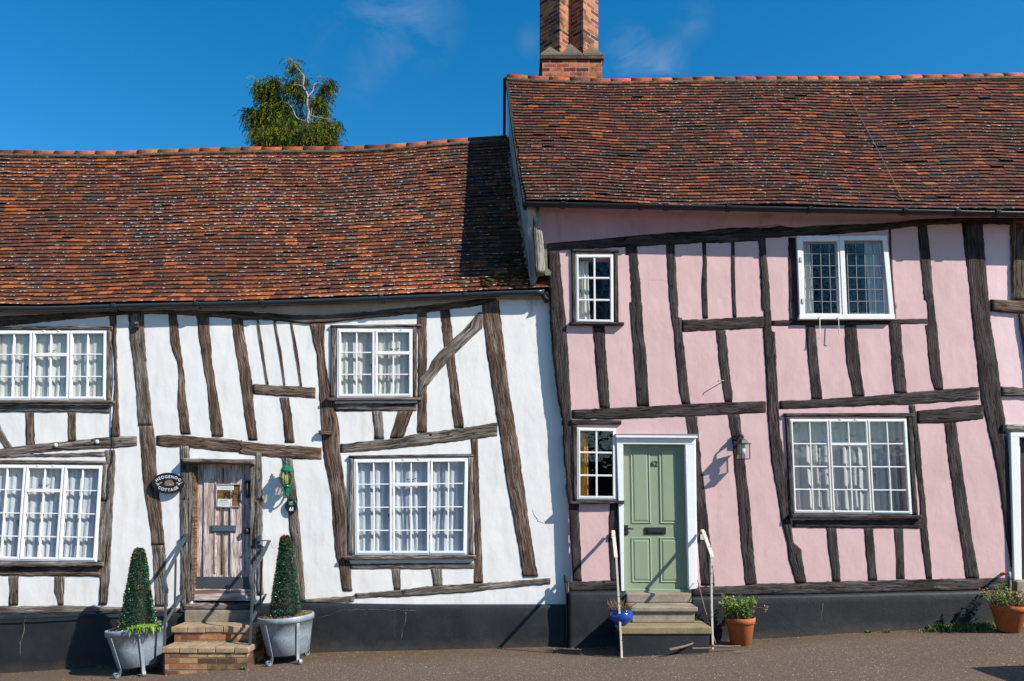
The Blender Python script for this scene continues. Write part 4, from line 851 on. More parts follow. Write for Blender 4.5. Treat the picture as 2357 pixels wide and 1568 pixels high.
def ridge_tiles(house, rg, x0, x1, pal, seed, y=DR - 10):
    rs = random.Random(seed); mb = MB(); mo = MB(); x = x0; n = 9
    while x < x1:
        L = .33 + rs.uniform(-.01, .01); xe = min(x + L, x1); j = rs.uniform(-.006, .006); r = .105; col = pal[0] if rs.random() < .62 else pal[1] if rs.random() < .6 else pal[2]; k_ = rs.uniform(.8, 1.2); col = tuple(q * k_ for q in col)
        b = len(mb.v)
        for xx, rr in ((x + .001, r + .003), (xe - .001, r)):
            z = lerpl(rg, xx) - .086 + j
            for k in range(n):
                a = math.pi * k / (n - 1); mb.v.append(Vector((xx, y - rr * math.cos(a) * 1.0, z + rr * math.sin(a))))
        for k in range(n - 1): mb.face((b + k, b + n + k, b + n + k + 1, b + k + 1), [(0, .2)] * 4, col, True)
        mb.face([b + k for k in range(n)], [(0, .2)] * n, col); mb.face([b + n + k for k in range(n)][::-1], [(0, .2)] * n, col)
        x = xe
    mb.build('ridge_tiles', 'tile1' if seed == 1 else 'tile2', house, recalc=True)
    x = x0; k = 0
    while x < x1:
        z = lerpl(rg, x) - .075; q = noise.noise(Vector((x * 9, seed, 0))); q2 = noise.noise(Vector((x * 23, seed, 4)))
        mo.v += [Vector((x, y - .098, z + .012 + .012 * q)), Vector((x, y - .125 - .012 * q2, z - .022 + .016 * q2)), Vector((x, y - .135 - .012 * q, z - .048 - .015 * q2)), Vector((x, y - .08, z - .07))]; x += .035; k += 1
    for i in range(k - 1):
        for j in range(3): mo.face((i * 4 + j, i * 4 + j + 1, i * 4 + 5 + j, i * 4 + 4 + j), None, None, True)
    mo.build('ridge_mortar', 'ridgemortar', house)
ridge_tiles(HW, rgL, -9.3, -.08, ((.30, .075, .028), (.17, .052, .028), (.10, .04, .028)), 1)
ridge_tiles(HP, rgR, -.085, 9.3, ((.36, .08, .03), (.23, .06, .035), (.13, .048, .035)), 2)
# rear halves, rear walls, end walls, added dark sheets behind the windows
def rear(house, rg, x0, x1, zw, xp):
    mb = MB(); n = 20; yr = DR - 10; ye = yr * 2 + .45
    for i in range(n + 1):
        x = x0 + (x1 - x0) * i / n; z = lerpl(rg, x) - .03; mb.v += [Vector((x, yr, z)), Vector((x, ye, z - (ye - yr) * 1.1)), Vector((x, ye, z - (ye - yr) * 1.1 - .08)), Vector((x, yr, z - .1))]
    for i in range(n):
        for k in range(4): mb.face((i * 4 + k, i * 4 + 4 + k, i * 4 + 4 + (k + 1) % 4, i * 4 + (k + 1) % 4), None, palL[2])
    mb.build('rear_roof', 'tile1', house)
    b = MB(); b.box(x0 + .02, x1 - .02, yr * 2 + .15, yr * 2 + .3, -.9, zw); b.build('rear_wall', 'rear', house)
    b = MB(); b.box(max(x0 + .03, xp), x1 - .03, .75, .85, -.9, zw + .2); b.build('dark_room_backing', 'darkin', house)  # near-black sheet added behind windows; room darkness put in its colour
rear(HW, rgL, -9.3, .2, 4.9, -9.2); rear(HP, rgR, -.03, 9.3, 5.9, .45)
for hs, x, z1, zr in ((HW, -9.25, 4.7, 7.35), (HN, 9.2, 5.7, 8.6)):
    b = MB(); yr = DR - 10; b.quad([(x, .02, -.9), (x, 2 * yr + .2, -.9), (x, 2 * yr + .2, z1), (x, yr, zr), (x, .02, z1)]); b.quad([(x + .1, .02, -.9), (x + .1, .02, z1), (x + .1, yr, zr), (x + .1, 2 * yr + .2, z1), (x + .1, 2 * yr + .2, -.9)]); b.build('side_wall', 'rear', hs)
# gable standing above the lower roof
G1 = W(1168.5, 176, DR) - Vector((0, 0, .02)); G2 = W(1168, 330, DR); G3 = W(1222, 622, 9.98); G4 = W(1241, 632, 9.88); G5 = W(1232, 475, 9.70); G6 = W(1212, 468, 9.67)
b = MB(); n = 14
for i in range(n + 1):
    t = i / n; a = G1.lerp(G6, t); a.z -= .05 + .07 * math.sin(math.pi * t) - .0; d = G2.lerp(G3, t) - Vector((0, 0, .25 * t + .3)); d.x += .02
    for k in range(9): b.v.append(a.lerp(d, k / 8) + Vector((.012 * noise.noise(Vector((t * 6, k * .4, 1))), 0, 0)))
for i in range(n):
    for k in range(8): b.face((i * 9 + k, i * 9 + k + 1, i * 9 + 10 + k, i * 9 + 9 + k), [(b.v[j].z, b.v[j].y) for j in (i * 9 + k, i * 9 + k + 1, i * 9 + 10 + k, i * 9 + 9 + k)], None, True)
b.quad([G6 - Vector((0, 0, .05)), G3 - Vector((0, 0, .3)), G4, G5], [(0, 0), (0, 1), (1, 1), (1, 0)])
yr = DR - 10
b.quad([G1, (G1.x - .06, 2 * yr + .3, 5.8), (G1.x - .06, 2 * yr + .3, 3), (G1.x, yr, 3)], [(0, 0), (3, 0), (3, 3), (0, 3)])
b.build('gable_wall', 'bleached2' if 'bleached2' in M else 'greyrender', HP)
b = MB(); P0 = [G1.lerp(G6, i / 20) - Vector((.012, 0, .04 + .07 * math.sin(math.pi * i / 20))) for i in range(21)]; b.strap(P0, .05, .10, Vector((1, 0, 0))); b.build('bargeboard', 'oakgrey', HP)
b = MB(); b.strap([G1 + Vector((-.05, .02, -.0)), Vector((G1.x - .10, 2 * yr + .35, 5.75))], .05, .16, Vector((1, 0, 0))); b.build('bargeboard', 'darkin', HP)
b = MB()
for i in range(150):
    t = i / 149; p = G2.lerp(G3, t); p = p + Vector((-.01, 0, .02)); p.z = max(p.z, PL(p.x, min(1, max(0, (p.y + .17) / 2.49))).z + .02) if 0 else p.z; b.blob(p + Vector((U(-.02, .02), U(-.015, .015), U(-.02, .03))), U(.025, .04), (.9, 1, 1), .9, 7)
b.build('mortar_fillet', 'mortar', HP)
timber(HP, 'corner_board', 'V', 'N', [(225, 400, 462), (450, 406, 488), (600, 413, 505), (800, 421, 532), (1020, 438, 524)], D=9.75, proud=.03, back=.14, mat='bleached')
timber(HP, 'corner_board', 'V', 'N', [(230, 385, 404), (600, 398, 416), (1020, 428, 440)], D=9.74, proud=.04, back=.14, mat='oakgrey')
b = MB(); b.slab(qc('N', (500, 640), (530, 1040), (598, 1045), (600, 1000), (560, 960), (548, 640)), 9.875, 9.95); b.build('patch_render', 'mortar', HP)
b = MB(); b.tube([W(*c('N', 515, 1270), 9.98), W(*c('N', 548, 1345), 9.88)], [.04, .035], 6); b.build('rafter_end', 'oakgrey', HW)
# --- chimney
chy = DR - 10
LX = lambda x, D: W(c('L', x, 0)[0], 0, D).x
Lz = lambda y, D: W(0, c('L', 0, y)[1], D).z
def bshaft(mb, cx, cy, hw, z0, z1, ang=math.pi / 4, off=0):
    rr = hw / math.cos(math.pi / 4) * math.cos(math.pi / 4) if ang else hw * math.sqrt(2)
    P = [(cx + rr * math.cos(ang * 0 + a), cy + rr * math.sin(a)) for a in ([0, math.pi / 2, math.pi, 3 * math.pi / 2] if ang else [math.pi / 4, 3 * math.pi / 4, 5 * math.pi / 4, 7 * math.pi / 4])]
    for i in range(4):
        a, b_ = P[i], P[(i + 1) % 4]; L = math.hypot(a[0] - b_[0], a[1] - b_[1]); mb.quad([(a[0], a[1], z0), (b_[0], b_[1], z0), (b_[0], b_[1], z1), (a[0], a[1], z1)], [(off + i * L, z0), (off + i * L + L, z0), (off + i * L + L, z1), (off + i * L, z1)])
    mb.quad([(*p, z1) for p in P], [(0, 0), (1, 0), (1, 1), (0, 1)])
Df = DR + .10
x0, x1 = LX(577, Df), LX(1280, Df); zb = Lz(700, Df); b = MB(); b.box(x0, x1, Df - 10, Df - 10 + .95, 7.6, zb); ch = b.build('chimney', 'chimbrick', HP, label='red brick base with two diagonal shafts')
b = MB(); b.box(x0 - .04, x1 + .03, Df - 10 - .03, Df - 10 + .98, zb - .005, zb + .065); b.build('chimney_band', 'chimband', ch, bevel=.008)
zt = zb + .065; hwA = .315; cxA, cxB = LX(782, Df), LX(1062, Df); cy = Df - 10 + .36
b = MB(); bshaft(b, cxA, cy, hwA, zt - .02, zt + 2.3, off=.07); bshaft(b, cxB, cy - .02, .275, zt - .02, zt + 2.3, off=.31)
b.build('chimney_shaft', 'chimbrick', ch)
b = MB(); b.box(x0 - .02, x1 + .02, cy - .36, cy + .36, zt + 2.3, zt + 2.42); b.build('chimney_cap', 'chimbrick', ch, bevel=.01)
b = MB()
for xa, xb, xm, zz in ((552, 800, 672, .155), (808, 1050, 912, .205), (1062, 1292, 1150, .17)):
    a, e, m_ = LX(xa, Df), LX(xb, Df), LX(xm, Df); y0 = Df - 10 - .035; for_ = b.box(a, e, y0, y0 + .3, zt - .02, zt + .012); base = [Vector((a, y0, zt + .010)), Vector((e, y0, zt + .010)), Vector((e - .02, y0 + .34, zt + .010)), Vector((a + .02, y0 + .34, zt + .010))]; ap = Vector((m_, y0 + .15, zt + zz + .06))
    for i in range(4): b.quad([base[i], base[(i + 1) % 4], ap])
b.build('weathering_stone', 'capstone', ch, recalc=True)
# --- hairline cracks traced on the plinths and walls
def crack(house, mat, D, pts, r=.003):
    b = MB(); P = []
    for q in pts: P.append(W(*c(*q), D))
    Q_ = [P[0]]
    for a, e in zip(P, P[1:]):
        n = max(2, int((e - a).length / .04)); Q_ += [a.lerp(e, i / n) + Vector((random.gauss(0, .006), 0, random.gauss(0, .006))) for i in range(1, n + 1)]
    b.tube(Q_, [r * U(.3, 1.2) for _ in Q_], 4); b.build('crack', mat, house)
crack(HW, 'mortar', 9.944, [('B', 205, 1050), ('B', 190, 1110), ('B', 190, 1180), ('B', 165, 1260), ('B', 158, 1460)], .004)
crack(HW, 'mortar', 9.944, [('D', 1352, 1140), ('D', 1350, 1200), ('D', 1325, 1280), ('D', 1312, 1430)], .0025)
crack(HW, 'mortar', 9.944, [('D', 660, 1190), ('D', 830, 1135), ('D', 1000, 1118), ('D', 1200, 1125), ('D', 1425, 1130)], .0022)
crack(HP, 'mortar', 9.816, [('J', 362, 895), ('J', 350, 960), ('J', 340, 1080)], .0028); crack(HP, 'mortar', 9.816, [('J', 1322, 870), ('J', 1325, 955)], .0014)
crack(HW, 'oakgrey', 9.999, [('F', -5, 915), ('F', 15, 965), ('F', 40, 1000), ('F', 80, 1020)], .002)
crack(HW, 'oakgrey', 9.999, [('P', 1330, 1310), ('P', 1360, 1380), ('P', 1430, 1360), ('P', 1475, 1300)], .0018)
# --- small fittings on the walls
b = MB(); b.tube([W(*c('A', x, y), 9.97) for x, y in ((905, 150), (898, 400), (905, 620), (890, 760), (885, 1000), (893, 1200), (880, 1270), (855, 1320), (845, 1568))], .006, 6); b.tube([W(*c('B', x, y), 9.90) for x, y in ((-400, 1085), (0, 1078), (400, 1062), (800, 1038), (1000, 1026), (1400, 1018))], .007, 6); b.build('cable', 'iron', HW)
b = MB(); b.slab(qc('C', (665, 1022), (668, 1050), (772, 1055), (772, 1032)), 9.94, 9.98); b.slab(qc('C', (672, 1028), (672, 1048), (686, 1048), (686, 1028)), 9.93, 9.95); b.build('iron_tie', 'oak', HW, bevel=.002)
for x, y in ((438, 1140), (762, 1113)):
    b = MB(); p = W(*c('A', x, y), 9.975); b.lathe([(.028, 0), (.026, .006), (.005, .008)], p, 14, Matrix.Rotation(math.pi / 2, 4, 'X')); b.build('plaster_disc', 'paper', HW)
b = MB(); b.slab(qc('A', (1052, 165), (1055, 215), (1085, 218), (1080, 165)), 9.94, 9.98); b.build('iron_bracket', 'oak', HW, bevel=.004)
b = MB()
for i in range(170):
    u_, v_ = random.choice(((1165, 610), (1190, 600), (1205, 640), (1150, 650), (1120, 655), (1230, 645), (1180, 625), (1215, 612))); u_ += random.gauss(0, 10); v_ += random.gauss(0, 5)
    yy = 9.90 + 2.42 * max(0, min(.2, (668 - v_) / 320)); t_ = (yy - 9.90) / 2.42; x_ = (u_ - CU) / F * yy
    b.blob(PL(x_, t_) + Vector((0, -.02, .02)), U(.010, .03), (1.5, 1, .5), .6, 7)
b.build('moss_clumps', 'mossroof', roofL)
b = MB(); p = W(*c('E', 1835, 1468), 9.88); q = W(*c('E', 1765, 1468), 9.80); b.tube([p + Vector((0, .05, 0)), q, q + Vector((0, 0, -.02))], .006, 6); b.build('wall_hook', 'lead', HP)
b = MB(); a = (1942, 212); e = (2078, 474)
def onr(u, v):
    # point on the tiles seen along this survey line, found once on the roof slope
    lo, hi = 0., 1.
    for _ in range(30):
        m_ = (lo + hi) / 2; yy = 9.64 + (DR - 9.64) * m_; x = (u - CU) / F * yy; pz = PR(x, m_).z; vv = CV - (pz - EYE) / (yy) * F
        if vv > v: lo = m_
        else: hi = m_
    yy = 9.64 + (DR - 9.64) * lo; x = (u - CU) / F * yy; return PR(x, lo) + Vector((0, -.025, .03))
b.tube([onr(a[0] + (e[0] - a[0]) * k / 24 + (4 * math.sin(k / 24 * 3.1)), a[1] + (e[1] - a[1]) * k / 24) for k in range(25)], .0036, 5)
b.build('roof_wire', 'mortar', None, label='thin slack pale wire running down the pink cottage roof tiles', cat='wire', org=onr(*e))
# ---------------------------------------------------------------- ground
mb = MB(); xs = [-600, -200, -60, -30, -18, -12] + [-9 + .25 * i for i in range(73)] + [12, 18, 30, 60, 200, 600]; ys = [-600, -150, -50, -25, -15, -11] + [-9 + .25 * i for i in range(41)] + [2, 6, 12, 30, 100, 600]
for y in ys:
    for x in xs: mb.v.append(Vector((x, y, gz(x) + (.012 * noise.noise(Vector((x * .8, y * .8, 2))) if abs(x) < 9 and abs(y) < 9 else 0))))
nx = len(xs)
for j in range(len(ys) - 1):
    for i in range(nx - 1): q = j * nx + i; mb.face((q, q + 1, q + nx + 1, q + nx), None, None, True)
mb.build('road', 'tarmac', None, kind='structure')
# ---------------------------------------------------------------- front steps
def st(u, v, D): return W(u, v, D)
def bstep(mb, ua, ub, vtop, Df, Db, zbot, nose, mat):
    a = W(ua, vtop, Df); b_ = W(ub, vtop, Df); return a.x, b_.x, a.z
ST1 = empty('brick_steps', W(490, 1540, 9.3), 'worn brick doorsteps with two treads below the faded plank door', 'steps')
xa, xb = W(377.5, 0, 9.16).x, W(570, 0, 9.16).x; z1 = W(0, 1490, 9.14).z
def tread(parent, x0, x1, y0, y1, ztop, th, mat, over=.02, bev=.012):
    b = MB(); n = int((x1 - x0) / .02); m_ = 10
    b.box(x0 - over, x1 + over, y0 - over, y1, ztop - th, ztop); o = b.build('tread', mat, parent, bevel=bev); return o
def bricktread(parent, x0, x1, y0, y1, ztop, over=.02):
    mb = MB(); x = x0 - over; rs = random.Random(int(x0 * 100))
    while x < x1 + over - .02:
        w = rs.uniform(.105, .12) * 1.9 if True else .1; xe = min(x + w, x1 + over)
        mb.box(x + .004, xe - .004, y0 - over - rs.uniform(-.006, .006), y1, ztop - .072 + rs.uniform(-.004, .004), ztop + rs.uniform(-.006, .002)); x = xe
    t = mb.build('tread', 'nosing', parent, bevel=.010); m2 = MB(); m2.box(x0 - over + .01, x1 + over - .01, y0 - over + .014, y1 - .003, ztop - .068, ztop - .006); m2.build('mortar_bed', 'mortar', parent)
zg = gz((xa + xb) / 2) - .15
b = MB(); b.box(xa + .01, xb - .01, -.84, -.2, zg, z1 - .07); b.build('riser', 'brick', ST1); bricktread(ST1, xa, xb, -.84, -.52, z1)
z2 = W(0, 1442.5, 9.47).z; x2a, x2b = W(398, 0, 9.48).x, W(592, 0, 9.48).x
b = MB(); b.box(x2a + .015, x2b - .015, -.515, -.06, z1 - .09, z2 - .07); b.build('riser', 'brick', ST1); bricktread(ST1, x2a, x2b, -.515, -.14, z2)
z3 = W(0, 1405, 9.9).z; x3a, x3b = W(424, 0, 9.87).x, W(592, 0, 9.87).x
b = MB(); b.box(x3a, x3b, -.13, .1, z2 - .05, z3); b.build('top_riser', 'stone', ST1, bevel=.012)
ST2 = empty('stone_steps', W(1520, 1495, 9.3), 'grey concrete doorsteps on a black painted base below the green door', 'steps')
u0, u1 = c('I', 757, 0)[0], c('I', 1540, 0)[0]; xa, xb = W(u0, 0, 9.1).x, W(u1, 0, 9.1).x; z1 = W(0, 1443.5, 9.1).z
b = MB(); b.box(xa + .02, xb - .02, -.88, -.2, gz(xa) - .15, z1 - .088); b.build('base', 'plinth', ST2, bevel=.008)
tread(ST2, xa + .02, xb - .02, -.88, -.36, z1, .088, 'slab', .02, .014)
u0, u1 = c('I', 845, 0)[0], c('I', 1428, 0)[0]; x2a, x2b = W(u0, 0, 9.35).x, W(u1, 0, 9.35).x; z2 = W(0, 1398.4, 9.35).z
b = MB(); b.box(x2a + .02, x2b - .035, -.60, -.1, z1 + .003, z2 - .055); b.build('riser', 'stone', ST2, bevel=.01)
tread(ST2, x2a, x2b - .015, -.625, -.22, z2, .055, 'stone', .012, .010)
u0, u1 = c('I', 806, 0)[0], c('I', 1368, 0)[0]; x3a, x3b = W(u0, 0, 9.75).x, W(u1, 0, 9.75).x; z3 = W(0, 1366.5, 9.77).z
b = MB(); b.box(x3a, x3b, -.25, .05, z2 + .003, z3); b.build('riser', 'stone', ST2, bevel=.012)
# ---------------------------------------------------------------- handrails
def hand(name, label, mat, foot, parts):
    r = empty(name, foot, label, 'handrail', 'handrails beside the front steps')
    for nm, pts, w, t, side in parts:
        mb = MB(); mb.strap(pts, w, t, Vector(side)); mb.build(nm, mat, r, bevel=.002)
    return r
def B_(x, y, D): return W(*c('B', x, y), D)
def D_(x, y, D): return W(*c('D', x, y), D)
def I_(x, y, D): return W(*c('I', x, y), D)
X = (1, 0, 0)
ft = B_(1301, 1290, 9.25); ft.z = gz(ft.x) - .02
hand('iron_handrail', 'dark grey iron handrail left of the plank door, behind the left zinc planter', 'railgrey', ft, [
    ('wall_plate', [B_(1468, 400, 9.95), B_(1468, 470, 9.95)], .05, .03, X), ('rail', catmull([B_(1468, 425, 9.95), B_(1400, 560, 9.7), B_(1335, 690, 9.42), B_(1302, 752, 9.3), B_(1300, 800, 9.25), B_(1318, 838, 9.24), B_(1316, 872, 9.25)], 5), .045, .016, X),
    ('post', [B_(1314, 870, 9.25), B_(1302, 1280, 9.25), ft], .026, .026, X), ('post', [B_(1392, 600, 9.68), B_(1384, 1015, 9.68)], .022, .022, X), ('lower_rail', [B_(1442, 890, 9.95), B_(1384, 985, 9.68), B_(1308, 1105, 9.26)], .035, .014, X), ('wall_plate', [B_(1442, 862, 9.96), B_(1442, 910, 9.96)], .045, .03, X)])
ft = D_(120, 1552, 9.3); ft.z = gz(ft.x) - .02
hand('iron_handrail', 'dark grey iron handrail between the plank door and the right zinc planter', 'railgrey', ft, [
    ('wall_plate', [D_(205, 540, 9.95), D_(205, 585, 9.95)], .05, .03, X), ('top_bar', [D_(178, 582, 9.93), D_(292, 580, 9.93)], .03, .012, (0, 1, 0)), ('rail', catmull([D_(282, 582, 9.93), D_(235, 680, 9.7), D_(170, 790, 9.42), D_(142, 850, 9.32), D_(140, 900, 9.29), D_(155, 940, 9.28), D_(153, 960, 9.28)], 5), .045, .016, X),
    ('post', [D_(153, 950, 9.28), D_(122, 1540, 9.28), ft], .026, .026, X), ('post', [D_(226, 640, 9.72), D_(212, 1085, 9.72)], .022, .022, X), ('lower_rail', [D_(256, 1000, 9.95), D_(205, 1090, 9.7), D_(140, 1215, 9.3)], .035, .014, X)])
ft = I_(764, 1315, 9.08); ft.z = gz(ft.x) - .02
hand('iron_handrail', 'chipped cream handrail left of the green door, in front of the blue pot', 'railcream', ft, [
    ('rail', [I_(690, 268, 9.84), I_(692, 285, 9.8), I_(714, 500, 9.1)], .042, .02, X), ('post', [I_(716, 500, 9.1), I_(740, 900, 9.1), I_(762, 1300, 9.1), ft], .024, .024, X), ('fixing', [I_(690, 275, 9.87), I_(690, 330, 9.87)], .05, .02, X)])
ft = I_(1550, 1245, 9.32); ft.z = gz(ft.x) - .02
hand('iron_handrail', 'chipped cream handrail on the right side of the green door steps', 'railcream', ft, [
    ('rail', [I_(1458, 262, 9.84), I_(1470, 275, 9.8), I_(1542, 478, 9.32), I_(1543, 495, 9.31)], .042, .02, X), ('post', [I_(1539, 490, 9.31), I_(1541, 900, 9.32), I_(1550, 1240, 9.32), ft], .024, .024, X), ('fixing', [I_(1458, 300, 9.87), I_(1458, 345, 9.87)], .045, .02, X)])
# ---------------------------------------------------------------- foliage helpers
def planter(name, label, u, vr, vb, vf, D, rt, rb, tilt, legang):
    top = W(u, vr, D); bot = W(u, vb, D); H = top.z - bot.z; zf = W(u, vf, D - rt * .8).z; base = Vector((top.x, top.y, zf)); r = empty(name, base, label, 'planter', 'zinc tubs on scroll feet')
    Mx = Matrix.Rotation(tilt, 4, 'Y'); h = H; cen = Vector((top.x - h * math.sin(tilt), top.y, bot.z))
    b = MB(); b.lathe([(rb * .9, 0), (rb, .01), (rb + (rt - rb) * .5, h * .5), (rt - .004, h - .07), (rt + .012, h - .068), (rt + .014, h - .012), (rt + .008, h), (rt - .012, h), (rt - .02, h - .06)], cen, 44, Mx)
    b.build('tub', 'zinc', r)
    for a in legang:
        dr = Vector((math.cos(a), math.sin(a), 0)); m = MB(); P = []
        for t in (0, .3, .6, .95): P.append(cen + Mx @ (dr * (rt + .010 - (rt - rb) * t + .004) + Vector((0, 0, h * (1 - t) - .075 * (1 - t)))))
        fx = cen + Mx @ (dr * (rb + .012)); gzz = gz(fx.x) + .006; foot = Vector((fx.x, fx.y, gzz)); P += [Vector((fx.x, fx.y, gzz + .07)) + dr * .005, foot + dr * .012 + Vector((0, 0, .02)), foot + dr * .035]
        ce = foot + dr * .058 + Vector((0, 0, .03))
        for k in range(1, 16): an = -2.0 + k * .5; rr = .034 * (1 - k / 24); P.append(ce + dr * (rr * math.cos(an)) + Vector((0, 0, rr * math.sin(an))))
        sd = Vector((-dr.y, dr.x, 0)); m.strap(P, .036, .006, sd); m.build('scroll_leg', 'zinc', r)
    b = MB(); b.lathe([(rt - .02, 0), (rt * .6, .03), (rt * .1, .04)], cen + Mx @ Vector((0, 0, h - .045)), 30, Mx, rnd=.03); b.build('soil', 'soil', r)
    b = MB()
    for i in range(220): a = U(0, 6.28); q = math.sqrt(R()) * (rt - .03); b.blob(cen + Mx @ Vector((q * math.cos(a), q * math.sin(a), h - .015 + .03 * (1 - q / rt))), U(.005, .013), rough=.5, seg=5)
    o = b.build('gravel', 'mortar' if rt > .4 else 'soil', r)
    return r, cen, Mx, h
PL1, c1, M1, h1 = planter('zinc_planter', 'round zinc tub left of the brick steps holding a cone bush and bright fern', 313.5, 1441, 1529, 1552, 9.46, .338, .262, math.radians(-7.0), [math.radians(a) for a in (-118, -58, 60, 125)])
PL2, c2, M2, h2 = planter('zinc_planter', 'round zinc tub on scroll feet right of the brick steps with mossy soil', 658.3, 1415, 1503, 1528, 9.53, .327, .255, math.radians(-4.0), [math.radians(a) for a in (-120, -50, 62, 120)])
b = MB()
for i in range(60):
    a = U(0, 6.28) if i > 20 else U(-3.2, -2.2); q = U(.12, .29); b.blob(c2 + M2 @ Vector((q * math.cos(a), q * math.sin(a), h2 - .01)), U(.02, .05), (1, 1, .6), .6, 8)
b.build('moss', 'mossm', PL2)
b = MB()
for i in range(24): a = U(-1.0, 2.6); q = U(.2, .3); b.blob(c1 + M1 @ Vector((q * math.cos(a), q * math.sin(a), h1 - .012)), U(.015, .03), (1, 1, .6), .6, 8)
b.build('moss', 'mossm', PL1)
def cone(name, label, base, H, r0, r1, lean, seed):
    rs = random.Random(seed); o = empty(name, base, label, 'topiary', 'clipped cone bushes in the tubs'); b = MB(); top = base + Vector((lean, 0, H))
    def ax(t): return base.lerp(top, t)
    n = 10; b.v = []
    pf = [(max(.01, (r0 + (r1 - r0) * t) * .86 * (1 if t < .97 else .5)), t * H) for t in [k / n for k in range(n + 1)]]
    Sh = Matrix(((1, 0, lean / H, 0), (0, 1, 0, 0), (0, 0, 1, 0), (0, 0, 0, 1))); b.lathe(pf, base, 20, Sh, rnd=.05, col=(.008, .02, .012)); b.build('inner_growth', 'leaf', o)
    b = MB(); N = int(9500 * (H / .95) * (r0 / .2))
    pts = [(rs.uniform(0, 6.28), rs.uniform(.05, 1)) for _ in range(20)]
    for i in range(N):
        t = 1 - math.sqrt(rs.random() * (1 - (r1 / r0) ** 2 * .5) + 0) ; t = max(0, min(1, rs.random() ** 1.25)); a = rs.uniform(0, 2 * math.pi); rr = (r0 + (r1 - r0) * t); rr *= (1 if t < .95 else math.sqrt(max(0, 1 - ((t - .95) / .05) ** 2)) * .8 + .15)
        bul = 1 + .16 * noise.noise(Vector((math.cos(a) * 1.6, math.sin(a) * 1.6, t * 5 + seed))); rr *= bul * rs.uniform(.84, 1.06); d = Vector((math.cos(a), math.sin(a), rs.uniform(-.2, .9))); p = ax(t) + Vector((rr * math.cos(a), rr * math.sin(a), 0))
        dd = (d + Vector((rs.uniform(-.8, .8), rs.uniform(-.8, .8), rs.uniform(-.6, .6)))).normalized()
        near = min(((((a - pa + math.pi) % (2 * math.pi)) - math.pi) ** 2 * rr * rr + (t - pt) ** 2 * H * H) for pa, pt in pts); br = near < .0006 + .0005 * rs.random() or rs.random() < .006 or (t > .955 and rs.random() < .7)
        k = rs.uniform(.6, 1.5)
        col = (.078 * k, .056 * k, .022 * k) if br else ((.016 * k, .060 * k, .034 * k) if rs.random() < .6 else (.040 * k, .12 * k, .055 * k) if rs.random() < .5 else (.012 * k, .038 * k, .02 * k))
        b.leaf(p, dd, Vector((rs.uniform(-1, 1), rs.uniform(-1, 1), rs.uniform(-1, 1))), rs.uniform(.016, .026) * (1.25 if br else 1), rs.uniform(.009, .014), col)
    b.build('foliage', 'leafg', o)
    return o
cone('cone_topiary', 'clipped dark green cone bush with brown patches in the left zinc tub', c1 + M1 @ Vector((.015, -.02, h1 - .03)), W(0, 1262, 9.46).z - (c1.z + h1 - .03), .212, .052, .03, 3)
cone('cone_topiary', 'clipped dark green cone bush with brown tip in the right zinc tub', c2 + M2 @ Vector((-.01, 0, h2 - .03)), W(0, 1233, 9.53).z - (c2.z + h2 - .03), .192, .048, 0, 5)
def tuft(name, label, base, n, L, spread, cols, cat='plant', mat='leaf', w=.012, droop=.5, seed=1, parent=None, stem=None, kind=None, seg=3, up=1.0, ax=(1, 1)):
    rs = random.Random(seed); b = MB(); base = Vector(base)
    for i in range(n):
        a = rs.uniform(0, 6.283); sp = rs.uniform(.1, 1) * spread; d = Vector((math.cos(a) * sp * ax[0], math.sin(a) * sp * ax[1], up)).normalized(); l = L * rs.uniform(.5, 1.1); p = base + Vector((rs.uniform(-1, 1) * spread * (.018 if cat == 'weed' else .12), rs.uniform(-1, 1) * spread * (.018 if cat == 'weed' else .12), 0)); col = rs.choice(cols); k = rs.uniform(.7, 1.3); col = tuple(q * k for q in col); sd = d.cross(Vector((0, 0, 1))).normalized() if abs(d.z) < .99 else Vector((1, 0, 0)); ww = w * rs.uniform(.7, 1.2)
        pr = None
        for k in range(seg + 1):
            t = k / seg; q = p + d * l * t - Vector((0, 0, droop * l * t * t)); e = sd * ww * .5 * (math.sin(math.pi * min(.999, t * .85 + .12)))
            if pr: b.quad([pr[0], q - e, q + e, pr[1]], None, col)
            pr = (q - e, q + e)
    if parent: return b.build(name, mat, parent)
    return b.build(name, mat, None, label=label, cat=cat, org=base, kind=kind)
tuft('fern', 'bright yellow green fern spilling over the front rim of the left zinc tub', c1 + M1 @ Vector((.235, -.265, h1 + .012)), 240, .125, 1.1, ((.14, .24, .025), (.20, .32, .03), (.09, .17, .02)), w=.018, droop=1.35, seed=2, up=.8, ax=(.9, 1))
